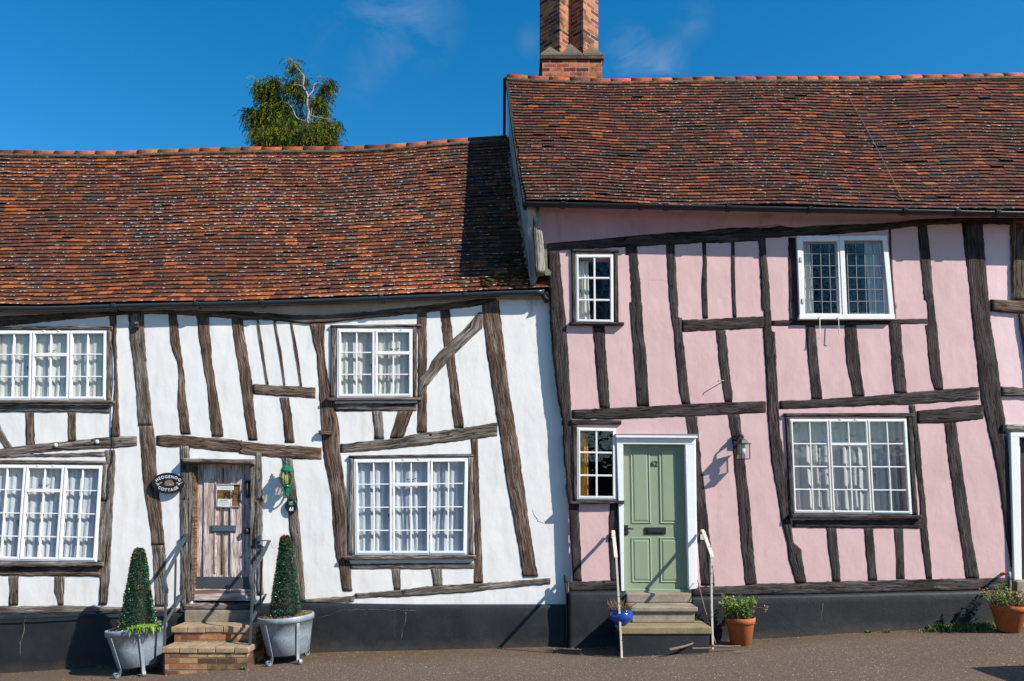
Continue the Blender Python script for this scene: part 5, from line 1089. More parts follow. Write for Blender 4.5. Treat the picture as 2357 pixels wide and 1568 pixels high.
# terracotta and glazed pots
def pot(name, label, cat, u, vr, vb, D, rt, rb, mat, prof=None, tilt=0, grp=None):
    top = W(u, vr, D); bot = W(u, vb, D); H = top.z - bot.z; o = empty(name, bot, label, cat, grp); b = MB(); pf = prof(rt, rb, H) if prof else [(rb * .9, 0), (rb, .006), (rt * .93, H * .78), (rt * .94, H * .785), (rt * 1.0, H * .79), (rt * 1.03, H * .985), (rt * 1.0, H), (rt * .93, H), (rt * .9, H * .9)]
    b.lathe(pf, bot, 36, Matrix.Rotation(tilt, 4, 'Y')); b.build('pot', mat, o)
    b = MB(); b.lathe([(rt * .93, -.02), (rt * .5, .0), (.01, .012)], top - Vector((0, 0, .012)), 20, rnd=.05); b.build('soil', 'soil', o); return o, top
def stems(name, label, base, n, L, rad, seed, green, brown, gb=.5, leafL=.035, spread=.5, cat='plant', heads=0):
    rs = random.Random(seed); base = Vector(base); o = empty(name, base, label, cat); bs = MB(); bl = MB()
    for i in range(n):
        a = rs.uniform(0, 6.283); q = math.sqrt(rs.random()) * rad; p = base + Vector((q * math.cos(a), q * math.sin(a), 0)); d = Vector((math.cos(a) * spread * (q / rad) + rs.uniform(-.2, .2), math.sin(a) * spread * (q / rad) + rs.uniform(-.2, .2), 1)).normalized(); l = L * rs.uniform(.45, 1.1); gr = rs.random() < gb; pts = [p]
        for k in range(4): d = (d + Vector((rs.uniform(-.25, .25), rs.uniform(-.25, .25), rs.uniform(-.1, .1)))).normalized(); pts.append(pts[-1] + d * l / 4)
        bs.tube(pts, [.0035, .003, .0025, .002, .0012], 4, col=rs.choice(brown), cap=False)
        m = int(l / .02) if gr else 2
        for k in range(m):
            t = rs.uniform(.1 if gr else .6, 1); j = min(3, int(t * 4)); pp = pts[j].lerp(pts[j + 1], t * 4 - j); bl.leaf(pp, Vector((rs.uniform(-1, 1), rs.uniform(-1, 1), rs.uniform(-.1, .9))), Vector((0, 0, 1)), leafL * rs.uniform(.6, 1.2), leafL * .45, tuple(x * rs.uniform(.7, 1.3) for x in rs.choice(green if gr else brown)))
        if heads and i < heads:
            for k in range(14): bl.leaf(pts[-1] + Vector((rs.uniform(-.02, .02), rs.uniform(-.02, .02), rs.uniform(-.01, .02))), Vector((rs.uniform(-1, 1), rs.uniform(-1, 1), rs.uniform(-.5, 1))), Vector((0, 0, 1)), .018, .012, (.42, .22, .14))
    bs.build('stems', 'leaf', o); bl.build('leaves', 'leaf', o); return o
GRN = ((.13, .25, .02), (.20, .34, .03), (.07, .15, .02)); BRN = ((.22, .14, .10), (.34, .26, .19), (.12, .07, .045), (.28, .15, .12))
p1, t1 = pot('terracotta_pot', 'terracotta pot with green and dry stems, standing beside the cream handrail', 'pot', 1705.5, 1421, 1484, 9.52, .178, .125, 'terra', tilt=math.radians(-1.5), grp='terracotta pots along the plinth')
stems('pot_plant', 'leafy green and dry stemmed plant in the terracotta pot beside the cream handrail', t1 + Vector((-.03, 0, -.015)), 95, .29, .14, 3, GRN, BRN, .82, .058, .5, heads=0)
b = MB(); q = t1 + Vector((.1, -.04, 0)); pp = catmull([q, q + Vector((.05, 0, .10)), q + Vector((.12, -.01, .13)), q + Vector((.19, -.02, .12))], 4); b.tube(pp, .002, 4, col=BRN[0])
for k in range(40): b.leaf(pp[-1] + Vector((U(-.02, .02), U(-.02, .02), U(-.03, .03))), Vector((U(-1, 1), U(-1, 1), U(-1, 1))), Vector((0, 0, 1)), .022, .014, (.42, .24, .16))
b.build('seed_head', 'leaf', [o for o in COL.objects if o.name.startswith('pot_plant')][0])
p2, t2 = pot('terracotta_pot', 'larger terracotta pot with dry flower stems at the right edge by the white door frame', 'pot', 2322, 1392, 1453.5, 9.42, .205, .125, 'terra', tilt=math.radians(1), grp='terracotta pots along the plinth')
stems('pot_plant', 'dry flowered plant in the larger terracotta pot at the right edge', t2 + Vector((0, 0, -.02)), 130, .25, .18, 8, GRN, BRN, .55, .05, .75, heads=8)
b = MB(); q = t2 + Vector((-.12, -.02, 0))
for e in ((-.24, .19), (-.16, .17), (-.2, .14)):
    pp = catmull([q, q + Vector((e[0] * .4, 0, e[1] * .5)), q + Vector((e[0], -.02, e[1]))], 4); b.tube(pp, .002, 4, col=BRN[1])
    for k in range(22): b.leaf(pp[-1] + Vector((U(-.035, .035), U(-.02, .02), U(-.015, .015))), Vector((U(-1, 1), U(-1, 1), U(-1, 1))), Vector((0, 0, 1)), .02, .013, (.45, .26, .17))
b.build('seed_head', 'leaf', [o for o in COL.objects if o.name == 'pot_plant.001'][0])
def gl(rt, rb, H): return [(rb * .85, 0), (rb, .01), (rt * 1.08, H * .4), (rt * 1.1, H * .6), (rt * 1.02, H * .8), (rt * .93, H * .88), (rt * 1.0, H * .97), (rt * .99, H), (rt * .9, H), (rt * .88, H * .85)]
p3, t3 = pot('glazed_pot', 'round cobalt blue glazed pot on the slab left of the green door', 'pot', 1429, 1402, 1438, 9.22, .135, .08, 'blue', gl)
stems('heather_plant', 'dry brown heather bush in the cobalt blue glazed pot', t3 - Vector((0, 0, .02)), 120, .15, .10, 6, ((.10, .12, .03), (.16, .09, .05)), ((.14, .09, .045), (.20, .14, .08), (.28, .14, .10), (.07, .05, .03)), .35, .016, 1.1)
# weeds
GS = ((.07, .17, .02), (.12, .25, .03), (.05, .12, .02))
def gp(u, D): x = W(u, 0, D).x; return Vector((x, D - 10, gz(x)))
for i, (u, D, n, L, lab) in enumerate(((233, 9.72, 30, .11, 'small dark weed in the shade left of the left zinc tub'), (2000, 9.76, 22, .07, 'tiny weed at the foot of the black plinth below the twelve pane window'), (2043, 9.74, 45, .06, 'tiny weed at the plinth foot, the next one left of the green leafy weed'), (2160, 9.66, 90, .16, 'leafy green weed at the left end of the grass strip by the right pot'), (562, 9.15, 26, .06, 'little clover weed at the right foot of the brick steps'), (1150, 9.9, 16, .05, 'tiny weed at the plinth foot near the junction of the two cottages'))):
    tuft('weed', lab, gp(u, D), n, L, 1.0, GS, cat='weed', w=.016, droop=.35, seed=i)
b = MB(); rs = random.Random(5)
for i in range(900):
    u = rs.gauss(2225, 42); D = 9.72 - abs(rs.gauss(0, .08)); p = gp(u, D); a = rs.uniform(0, 6.28); l = rs.uniform(.04, .13); d = Vector((math.cos(a) * .45, math.sin(a) * .45, 1)).normalized(); sd = Vector((-math.sin(a), math.cos(a), 0)) * .004; col = rs.choice(GS + ((.2, .2, .06),)); b.quad([p - sd, p + sd, p + d * l * .6 + sd * .6, p + d * l + Vector((.2 * l * math.cos(a), 0, -.1 * l)), p + d * l * .6 - sd * .6], None, col)
b.build('grass', 'leaf', None, kind='stuff', label='strip of short green grass growing along the plinth beside the right pot', cat='grass', org=gp(2225, 9.7))
b = MB()
for i in range(1500):
    u = rs.uniform(-20, 2380); x = W(u, 0, 9.8).x; D = 9.92 - abs(rs.gauss(0, .16)) - (.02 if x < .7 else .08) - (.8 if (370 < u < 590 or 1425 < u < 1645) else 0); p = gp(u, D) + Vector((0, 0, .004)); s_ = rs.uniform(.004, .013); k = rs.random(); col = (.34, .28, .2) if k < .22 else (.12, .06, .03) if k < .7 else (.06, .045, .03)
    a = rs.uniform(0, 6.28); e = Vector((math.cos(a), math.sin(a), rs.uniform(-.3, .5))) * s_; f = Vector((-math.sin(a), math.cos(a), rs.uniform(-.2, .4))) * s_ * .6; b.quad([p - e, p - f, p + e, p + f], None, col)
b.build('leaf_litter', 'leaf', None, kind='stuff', label='scattered brown leaf litter and grit along the foot of the plinths', cat='leaf litter', org=(0, -.2, 0))
b = MB()
for i in range(420):
    x = rs.uniform(-7, 7); y = rs.uniform(-2.6, -.3); b.blob((x, y, gz(x) + .002), rs.uniform(.004, .011), (1, 1, .6), .5, 5)
b.build('pebbles', 'stone', None, kind='stuff', label='loose pale pebbles scattered over the brown tarmac', cat='pebbles', org=(0, -1, 0))
# sticks
def stick(lab, pts, rr):
    b = MB(); P = catmull(pts, 4); b.tube(P, [rr * (1 - .5 * i / len(P)) * U(.8, 1.2) for i in range(len(P))], 7); return b.build('stick', 'twig', None, label=lab, cat='stick', org=P[0])
stick('thick short stick lying on the ground before the concrete steps, left of the others', [I_(1172, 1298, 9.0), I_(1250, 1280, 9.02), I_(1320, 1262, 9.05), I_(1382, 1240, 9.1)], .020)
stick('thin stick lying on the ground at the right end of the concrete step base', [I_(1370, 1285, 9.03), I_(1450, 1283, 9.03), I_(1535, 1280, 9.05)], .012)
stick('flat broken branch on the ground between the cream handrail foot and the terracotta pot', [I_(1545, 1262, 9.15), I_(1650, 1268, 9.14), I_(1790, 1264, 9.14)], .016)
stick('long thin twig leaning upright behind the right cream handrail', [I_(1575, 1240, 9.45), I_(1520, 1080, 9.5), I_(1470, 900, 9.6), I_(1440, 780, 9.7), I_(1418, 695, 9.83)], .011)
stick('fallen twig lying on the tarmac in front of the terracotta pot', [I_(1725, 1318, 8.95), I_(1790, 1312, 8.97), I_(1865, 1300, 9.0)], .006)
# pipes
PP = empty('drain_pipe', W(*c('I', 293, 1270), 9.85), 'black rusty pipe pair rising where the white and pink cottages meet', 'pipe'); b = MB()
b.tube(catmull([I_(295, 1268, 9.86), I_(292, 1000, 9.86), I_(285, 780, 9.86), I_(272, 700, 9.87), I_(272, 655, 9.87), I_(284, 665, 9.87)], 4), .014, 8); b.build('bent_pipe', 'pipe', PP); b = MB(); b.tube([I_(308, 1268, 9.88), I_(300, 900, 9.88), I_(298, 700, 9.88)], .017, 8); b.build('straight_pipe', 'pipe', PP)
VP = empty('vent_pipe', W(*c('J', 1975, 780), 9.75), 'dark upright vent pipe with side arm behind the right terracotta pot', 'pipe'); b = MB(); b.tube([W(*c('J', 1985, 900), 9.74), W(*c('J', 1972, 690), 9.74)], .022, 10); b.build('lower_pipe', 'pipe', VP); b = MB(); b.tube([W(*c('J', 1972, 690), 9.74), W(*c('J', 1968, 622), 9.74)], .021, 10); b.build('grey_cap', 'lead', VP)
b = MB(); b.tube([W(*c('J', 1968, 645), 9.75), W(*c('J', 1930, 638), 9.80), W(*c('J', 1912, 640), 9.9)], [.014, .016, .022], 10); b.build('side_arm', 'terra', VP)
# ---------------------------------------------------------------- signs
def oval(mb, cen, rx, ry, D0, D1, n=40, bev=1.2, rot=0):
    rings = [(1, D1), (1, D0 + .004), (1 - bev / rx, D0)]; b = len(mb.v)
    for s_, D in rings:
        for k in range(n): a = 2 * math.pi * k / n; x, y = rx * s_ * math.cos(a), ry * s_ * math.sin(a); mb.v.append(W(cen[0] + x * math.cos(rot) - y * math.sin(rot), cen[1] + x * math.sin(rot) + y * math.cos(rot), D))
    for r in range(2):
        for k in range(n): k2 = (k + 1) % n; mb.face((b + r * n + k, b + (r + 1) * n + k, b + (r + 1) * n + k2, b + r * n + k2), None, None, True)
    mb.face([b + 2 * n + k for k in range(n)][::-1])
# name sign: crop (440,1400)-(620,1500) scale 13.094 per full px
SQ = lambda x, y: ((440 + x / 13.094) / 1.3034, (1400 + y / 13.094) / 1.3034)
sc = SQ(850, 650); DS = 9.935
b = MB(); oval(b, sc, 37.6, 24, DS, 9.985); SG = b.build('name_sign', 'blackpaint', None, org=W(sc[0], sc[1] + 24, 9.96), label='oval black HEDGEHOG COTTAGE name plaque with white lettering left of the plank door', cat='sign')
b = MB()
n = 40
for k in range(n):
    a, a2 = 2 * math.pi * k / n, 2 * math.pi * (k + 1) / n
    b.quad([W(sc[0] + (36.8 if i else 34.6) * math.cos(w), sc[1] + (23.2 if i else 21.3) * math.sin(w), DS - (.006 if True else 0)) for w, i in ((a, 1), (a2, 1), (a2, 0), (a, 0))][::-1], None, None)
    b.quad([W(sc[0] + r_ * math.cos(w), sc[1] + r__ * math.sin(w), d) for w, r_, r__, d in ((a, 34.6, 21.3, DS - .006), (a2, 34.6, 21.3, DS - .006), (a2, 34.3, 21, DS), (a, 34.3, 21, DS))][::-1])
b.build('rim', 'blackpaint', SG, recalc=True)
b = MB(); text(b, 'HEDGEHOG', (sc[0], sc[1] + 1.2), 6.6, DS - .003, arc=(27, 13.0, 1), gap=.17, bold=.012); text(b, 'COTTAGE', (sc[0], sc[1] - .3), 6.6, DS - .003, arc=(29.5, 19.4, -1), gap=.17, bold=.012)
b.build('lettering', 'letters', SG)
b = MB()
def pic(mb, pts, col, d): mb.quad([W(*SQ(x, y), d) for x, y in pts][::-1], None, col)
hp = []
for k in range(24): a = math.pi + math.pi * k / 23; hp.append((885 + 192 * math.cos(a), 690 + 168 * math.sin(a)))
hp += [(1080, 770), (1040, 745), (960, 738), (900, 762), (760, 765), (710, 740)]
pic(b, hp[::-1], (.20, .125, .10), DS - .0025)
rs = random.Random(3)
for i in range(110):
    a = rs.uniform(math.pi, 2 * math.pi); q = rs.uniform(.1, .92); x, y = 885 + 190 * q * math.cos(a), 700 + 165 * q * math.sin(a); pic(b, [(x - 4, y), (x + 4, y + 4), (x + rs.uniform(8, 26), y - 22)], rs.choice(((.34, .24, .2), (.10, .06, .05), (.26, .17, .14))), DS - .0032)
pic(b, [(860, 720), (900, 670), (960, 680), (1010, 730), (1040, 745), (960, 742)], (.42, .30, .24), DS - .004)
for ox, oy in ((0, 0), (815, -15)):
    pic(b, [(325 + ox, 640 + oy), (420 + ox, 625 + oy), (425 + ox, 690 + oy), (390 + ox, 700 + oy)], (.45, .24, .12), DS - .003); pic(b, [(505 + ox, 640 + oy), (610 + ox, 600 + oy), (600 + ox, 640 + oy), (505 + ox, 690 + oy)], (.50, .27, .14), DS - .003)
    pic(b, [(420 + ox, 680 + oy), (460 + ox, 655 + oy), (500 + ox, 680 + oy), (470 + ox, 740 + oy), (415 + ox, 745 + oy)], (.62, .45, .33), DS - .0035)
b.build('painted_hedgehog', 'paintcol', SG)
pc = c('P', 1640, 720); D6 = 9.955
b = MB(); oval(b, pc, 14, 17, D6, 9.99, bev=1.4); NP = b.build('number_plaque', 'blackpaint', None, org=W(pc[0], pc[1] + 17, 9.98), label='small oval black number 61 plaque under the green lantern', cat='sign')
b = MB(); text(b, '61', c('P', 1640, 768), 8.4, D6 - .003, gap=.12, bold=.03); b.build('number', 'letters', NP)
b = MB()
for i in range(46):
    a = rs.uniform(0, 6.28); q = rs.uniform(0, 1); x, y = 1642 + 46 * q * math.cos(a), 672 + 34 * q * math.sin(a); col = (.55, .14, .25) if abs(x - 1642) > 30 and rs.random() < .7 else rs.choice(((.10, .25, .10), (.35, .4, .38), (.08, .2, .12))); s_ = rs.uniform(5, 10)
    b.quad([W(*c('P', x + dx * s_, y + dy * s_), D6 - .002 - i * .00004) for dx, dy in ((-1, 0), (0, 1), (1, 0), (0, -1))], None, col)
for x in range(1600, 1690, 14): b.quad([W(*c('P', x + dx * 6, 706 + dy * 6 - abs(x - 1642) * .25), D6 - .0045) for dx, dy in ((-1, 0), (0, 1), (1, 0), (0, -1))], None, (.12, .3, .12))
b.build('painted_flowers', 'paintcol', NP)
# ---------------------------------------------------------------- lanterns
cx, cy = c('P', 1562, 300); DL = 9.865
def lz(y): return W(0, c('P', 0, y)[1], DL).z
cen = W(cx, cy, DL); px = DL / F / 6.814
LN = empty('wall_lantern', (cen.x, cen.y, lz(580)), 'green enamelled coach lantern with curved glass above the 61 plaque', 'lantern')
def Lp(mb, prof, seg=8, sm=False): mb.lathe([(r * px, lz(y) - 0) for r, y in prof], (cen.x, cen.y, 0), seg, sm=sm)
b = MB(); Lp(b, [(98, 172), (100, 165), (62, 105), (30, 86), (26, 78)][::1], 8); b.build('hood', 'greenpaint', LN, recalc=True)
b = MB(); Lp(b, [(26, 92), (12, 80), (24, 62), (28, 45), (20, 28), (9, 18), (16, 5), (14, -8), (5, -28), (2, -45)], 12, True); b.build('finial', 'greenpaint', LN, recalc=True)
b = MB(); Lp(b, [(80, 190), (88, 185), (88, 172), (80, 168)], 8); Lp(b, [(30, 575), (6, 572), (10, 555), (24, 530), (14, 512), (26, 488), (40, 450), (44, 430), (70, 420), (74, 408), (66, 398), (66, 388)][1:], 12, True); b.build('base_cup', 'greenpaint', LN, recalc=True)
b = MB()
for k in range(8):
    a = math.pi / 8 + k * math.pi / 4; P = [Vector((cen.x + math.cos(a) * r * px, cen.y + math.sin(a) * r * px, lz(y))) for r, y in ((80, 185), (100, 230), (108, 275), (100, 330), (84, 370), (68, 400))]; b.strap(catmull(P, 3), .010, .006, Vector((-math.sin(a), math.cos(a), 0)))
b.build('cage', 'greenpaint', LN)
b = MB(); Lp(b, [(78, 190), (97, 230), (104, 275), (97, 330), (80, 372), (64, 398)], 24, True); b.build('glass_globe', 'glassamber', LN)
b = MB(); Lp(b, [(12, 390), (30, 370), (36, 300), (30, 240), (10, 200)], 12, True); b.build('candle_bulb', 'clothcream', LN)
b = MB(); wl = Vector((cen.x, .0, 0)); P = [Vector((cen.x, cen.y, lz(520))), Vector((cen.x, cen.y + .02, lz(560))), Vector((cen.x + .005, cen.y + .07, lz(560))), Vector((cen.x + .005, -.03, lz(470))), Vector((cen.x + .005, -.015, lz(430)))]
b.strap(catmull(P, 5), .02, .012, Vector((1, 0, 0))); b.box(cen.x - .03, cen.x + .03, -.03, -.012, lz(540), lz(380)); P = [Vector((cen.x, cen.y + .01, lz(440))), Vector((cen.x, cen.y + .06, lz(470))), Vector((cen.x, -.03, lz(420)))]; b.strap(catmull(P, 5), .015, .01, Vector((1, 0, 0))); b.build('wall_bracket', 'greenpaint', LN)
# black lantern: crop (2160,1280) scale 13.067 per full px
TQ = lambda x, y: ((2160 + x / 13.067) / 1.3034, (1280 + y / 13.067) / 1.3034)
DK = 9.72; kx = W(*TQ(905, 690), DK); pk = DK / F / (13.067 * 1.3034)
def kz(y): return W(*TQ(0, y), DK).z
LK = empty('wall_lantern', (kx.x, kx.y, kz(1290)), 'black square coach lantern with clear panes on a scroll arm right of the green door', 'lantern')
Q4 = Matrix.Rotation(math.radians(26), 4, 'Z')
def sq(mb, prof): mb.lathe([(r * pk, kz(y)) for r, y in prof], (kx.x, kx.y, 0), 4, Matrix.Rotation(math.radians(60), 4, 'Z'), sm=False)
b = MB(); sq(b, [(330, 690), (330, 668), (205, 650), (150, 525), (60, 500), (20, 495)]); b.build('hood', 'iron', LK, recalc=True)
b = MB(); sq(b, [(60, 505), (42, 440), (48, 400), (30, 350), (12, 300)]); b.build('finial', 'iron', LK, recalc=True)
b = MB(); sq(b, [(262, 1290), (270, 1285), (270, 1268), (262, 1262)]); b.build('base_tray', 'iron', LK, recalc=True)
for k in range(4):
    a = math.radians(60) + k * math.pi / 2; b = MB(); b.tube([Vector((kx.x + math.cos(a) * 250 * pk, kx.y + math.sin(a) * 250 * pk, kz(670))), Vector((kx.x + math.cos(a) * 262 * pk, kx.y + math.sin(a) * 262 * pk, kz(1285)))], .006, 5); b.build('corner_bar', 'iron', LK)
b = MB(); sq(b, [(235, 680), (250, 1270)]); b.build('pane', 'glass', LK)
b = MB(); b.lathe([(.018, kz(830)), (.034, kz(900)), (.036, kz(990)), (.028, kz(1080)), (.006, kz(1100))], (kx.x, kx.y, 0), 14); b.build('bulb', 'clothcream', LK); b = MB(); b.lathe([(.022, kz(840)), (.022, kz(700))], (kx.x, kx.y, 0), 12); b.build('bulb_holder', 'lead', LK)
b = MB(); w0 = W(*TQ(640, 480), 9.86); t0 = Vector((kx.x, kx.y, kz(470)))
b.strap(catmull([Vector((w0.x, -.12, kz(640))), Vector((w0.x, -.15, kz(500))), Vector((w0.x + .01, -.17, kz(380))), Vector((w0.x + .03, -.22, kz(300))), Vector((kx.x - .02, kx.y + .02, kz(320))), t0, t0 - Vector((0, 0, .01))], 5), .022, .012, Vector((1, 0, 0)))
b.strap(catmull([Vector((w0.x, -.13, kz(330))), Vector((w0.x, -.17, kz(300))), Vector((w0.x, -.21, kz(330))), Vector((w0.x, -.20, kz(400))), Vector((w0.x, -.16, kz(420)))], 4), .02, .01, Vector((1, 0, 0)))
b.box(w0.x - .035, w0.x + .035, -.145, -.11, kz(720), kz(300)); b.build('scroll_bracket', 'iron', LK)
# ---------------------------------------------------------------- tree behind the roofs
DT = 17.5
def K_(x, y, dy=0): return W(*c('K', x, y), DT + dy)
root = W(675, 900, DT); root.z = gz(root.x); TR = empty('conifer_tree', root, 'shaggy green conifer with bare grey upper branches showing above the white cottage roof', 'tree')
b = MB(); fk = K_(1062, 1100)
b.tube(catmull([root - Vector((0, 0, .2)), root + Vector((.1, 0, 3)), K_(1040, 1800), fk, K_(1060, 980), K_(1075, 880), K_(1052, 780), K_(1060, 660), K_(1025, 580), K_(995, 520), K_(1005, 380), K_(960, 320), K_(900, 230), K_(850, 205)], 3), [.20, .20, .19, .18, .16, .13, .10, .07, .05, .045, .040, .036, .034, .032, .031] + [.030 - .0009 * i for i in range(25)], 8)
b.build('trunk', 'bark', TR)
brs = [((1062, 1030), (1090, 960), (1110, 900), (1120, 825)), ((1060, 665), (1130, 590), (1155, 500), (1190, 465), (1260, 480), (1320, 500)), ((1068, 685), (1110, 675), (1160, 690)), ((1062, 1030), (930, 985), (880, 930), (840, 830), (790, 770), (700, 740)), ((930, 990), (870, 965), (830, 930)), ((1100, 940), (1200, 965), (1330, 985), (1430, 1005)), ((995, 520), (900, 500), (830, 510)), ((1000, 440), (920, 435), (830, 460)), ((1030, 580), (1050, 545)), ((1000, 1450), (800, 1250), (640, 1100), (580, 900), (600, 560), (570, 430)), ((640, 1100), (430, 950), (330, 900), (200, 840)), ((600, 700), (450, 560), (370, 500), (330, 440)), ((1062, 1400), (1300, 1250), (1390, 1150))]
for i, br in enumerate(brs):
    b = MB(); P = catmull([K_(x, y, (.25 * math.sin(i * 2.1) if i < 9 else .9) * (k + 1) / len(br)) for k, (x, y) in enumerate(br)], 4); b.tube(P, [.018 * (1 - .7 * j / len(P)) for j in range(len(P))], 6); b.build('branch', 'bark', TR)
b = MB(); rs = random.Random(11)
CL = [(570, 720, 120, 180, 1.0), (470, 830, 80, 100, .6), (400, 580, 45, 60, .15), (610, 500, 45, 70, .2), (640, 900, 200, 200, 1.2), (430, 960, 150, 130, 1), (560, 1150, 250, 160, 1.4), (480, 1300, 150, 120, .8), (750, 1100, 160, 170, 1), (800, 1290, 260, 120, 1.3), (1000, 1180, 170, 170, 1.1), (1180, 1300, 250, 120, 1.3), (1270, 1090, 100, 150, .7), (1150, 1150, 150, 150, .8), (1330, 1290, 120, 90, .5), (1220, 770, 100, 120, .8), (1130, 620, 80, 110, .45), (1250, 560, 90, 60, .28), (1350, 540, 60, 60, .22), (1380, 455, 50, 30, .22), (880, 470, 110, 50, .4), (810, 550, 65, 55, .3), (975, 620, 50, 75, .25), (1050, 450, 50, 50, .15), (870, 280, 55, 40, .12), (850, 200, 45, 25, .16), (590, 500, 60, 70, .22), (370, 490, 55, 45, .32), (480, 560, 80, 60, .3), (565, 430, 40, 45, .16), (270, 880, 80, 40, .35), (310, 990, 60, 60, .2), (330, 1150, 70, 60, .2), (920, 880, 60, 80, .3), (1460, 1060, 60, 40, .4), (1370, 1140, 60, 60, .5), (940, 1010, 90, 80, .3), (520, 640, 90, 90, .5), (600, 800, 120, 120, .7), (700, 1500, 400, 150, 1.5), (1150, 1500, 330, 150, 1.3), (900, 1900, 650, 300, 1.2), (900, 2700, 750, 500, 1.2)]
for (x, y, rx, ry, wt) in CL:
    for i in range(int(330 * wt)):
        a = rs.uniform(0, 6.283); q = math.sqrt(rs.random()); p = K_(x + rx * q * math.cos(a), y + ry * q * math.sin(a) - 15, (rs.uniform(.08, .9) if y < 1050 else rs.uniform(-.5, .6)) * min(1, rx / 120)); cl = noise.noise(p * 3.1 + Vector((3, 0, 0)))
        if cl < -.12 and y < 1250: continue
        k = rs.uniform(.75, 1.25) * (1 + .8 * cl); ang = rs.uniform(0, 6.28); sx = rs.uniform(.05, .13); edge = q > .75
        col = (.110 * k, .125 * k, .006 * k) if rs.random() < .42 else ((.022 * k, .042 * k, .006 * k) if rs.random() < .85 else (.10 * k, .06 * k, .035 * k)); d0 = Vector((math.cos(ang) * .6, math.sin(ang) * .5, -.3 if rs.random() < .8 else .3)).normalized(); q0 = Vector(p)
        for s_ in range(11):
            q0 = q0 + d0 * sx * .28; d0 = (d0 + Vector((0, 0, -.16))).normalized(); d = (d0 * .7 + Vector((rs.uniform(-.7, .7), rs.uniform(-.7, .7), rs.uniform(-1.0, .0)))).normalized(); b.leaf(q0, d, Vector((rs.uniform(-1, 1), rs.uniform(-1, 1), .2)), sx * rs.uniform(.5, .95), .017, tuple(z_ * rs.uniform(.65, 1.3) for z_ in col))
        if rs.random() < (.06 if y < 600 or x < 400 or x > 1300 else .015):
            for s_ in range(9): b.leaf(p + Vector((rs.uniform(-.04, .04), rs.uniform(-.04, .04), rs.uniform(-.04, .04))), Vector((rs.uniform(-1, 1), rs.uniform(-1, 1), rs.uniform(-1, 1))), Vector((0, 0, 1)), .03, .03, (.11 * k, .05 * k, .045 * k))
b.build('crown', 'conifer', TR)
# ---------------------------------------------------------------- across the street, behind the camera (only seen reflected) and beyond the right edge (box added for its shadow)
hx = empty('hedge', (0, -26, gz(0)), 'long clipped green hedge added out of view across the street to darken the window reflections', 'hedge'); b = MB(); rs = random.Random(2)  # added behind the camera so the lower panes reflect something dark
b.box(-22, 22, -27.2, -26.1, -1, 4.1, col=(.02, .03, .01)); b.build('inner_growth', 'leaf', hx); b = MB()
for i in range(9000):
    x = rs.uniform(-22.3, 22.3); z = rs.uniform(-.8, 4.3) + .25 * noise.noise(Vector((x * .6, 0, 0))); p = Vector((x, -26.0 + rs.uniform(-.15, .25), z)); k = rs.uniform(.6, 1.4); b.leaf(p, Vector((rs.uniform(-1, 1), rs.uniform(.0, 1), rs.uniform(-.6, .8))), Vector((0, 0, 1)), .3, .16, (.05 * k, .085 * k, .02 * k))
b.build('foliage', 'leaf', hx)
for i, (x, y, hh, rr, lab) in enumerate(((3.5, -31, 17, 4.2, 'tall broadleaf tree across the street seen only in the small window reflections'), (14.5, -32, 19, 4.6, 'tallest broadleaf tree across the street seen in the leaded window reflection'), (-9, -33, 14, 4.0, 'shorter broadleaf tree across the street left of the others'))):
    t = empty('broadleaf_tree', (x, y, gz(x)), lab, 'tree', 'trees across the street'); b = MB(); b.tube(catmull([(x, y, gz(x) - .2), (x + .2, y, 4), (x - .1, y, hh * .6), (x, y, hh * .85)], 4), [.38 - .024 * k for k in range(13)], 8)
    for k in range(7): a = k * .9; z0 = hh * (.35 + .06 * k); b.tube([(x, y, z0), (x + math.cos(a) * rr * .4, y + math.sin(a) * rr * .4, z0 + 1.4), (x + math.cos(a) * rr * .75, y + math.sin(a) * rr * .75, z0 + 2.4)], [.14, .09, .04], 6)
    b.build('trunk', 'bark', t); b = MB()
    for k in range(4200):
        d = Vector((rs.gauss(0, 1), rs.gauss(0, 1), rs.gauss(0, 1))).normalized(); q = rs.uniform(.35, 1) * (1 + .35 * noise.noise(d * 1.8 + Vector((i * 7, 0, 0)))); p = Vector((x, y, hh * .66)) + Vector((d.x * rr, d.y * rr, d.z * hh * .34)) * q
        if noise.noise(p * .8) < -.18: continue
        g = rs.uniform(.6, 1.4); b.leaf(p, Vector((rs.uniform(-1, 1), rs.uniform(-1, 1), rs.uniform(-.8, .6))), Vector((0, 0, 1)), .42, .22, (.05 * g, .08 * g, .018 * g))
    b.build('crown', 'conifer', t)
cb = empty('shadow_box', (6.8, -3.5, gz(6.8)), 'grey green stand-in box with two doors, added unseen beyond the right edge for its shadow', 'shadow caster')  # unseen stand-in box, added only to cast the lower right shadow
xx, y0, y1, zt = 6.09, -3.95, -3.06, gz(6.3) + 1.21
b = MB(); b.box(xx + .05, xx + 1.25, y0 + .03, y1 - .03, gz(6.3) - .1, gz(6.3) + .13); b.build('plinth', 'stone', cb, bevel=.01)
b = MB(); b.box(xx + .03, xx + 1.27, y0 + .02, y1 - .02, gz(6.3) + .13, zt - .05); b.build('body', 'boxgrey', cb, bevel=.01); b = MB(); b.box(xx, xx + 1.3, y0, y1, zt - .05, zt); b.build('lid', 'boxgrey', cb, bevel=.012)
for k in (0, 1):
    b = MB(); b.box(xx + .06 + k * .6, xx + .64 + k * .6, y0 + .0, y0 + .02, gz(6.3) + .17, zt - .09); d = b.build('door', 'boxgrey', cb, bevel=.004); b = MB(); b.box(xx + .58 + k * .1, xx + .61 + k * .1, y0 - .02, y0, gz(6.3) + .6, gz(6.3) + .75); b.build('handle', 'iron', d)
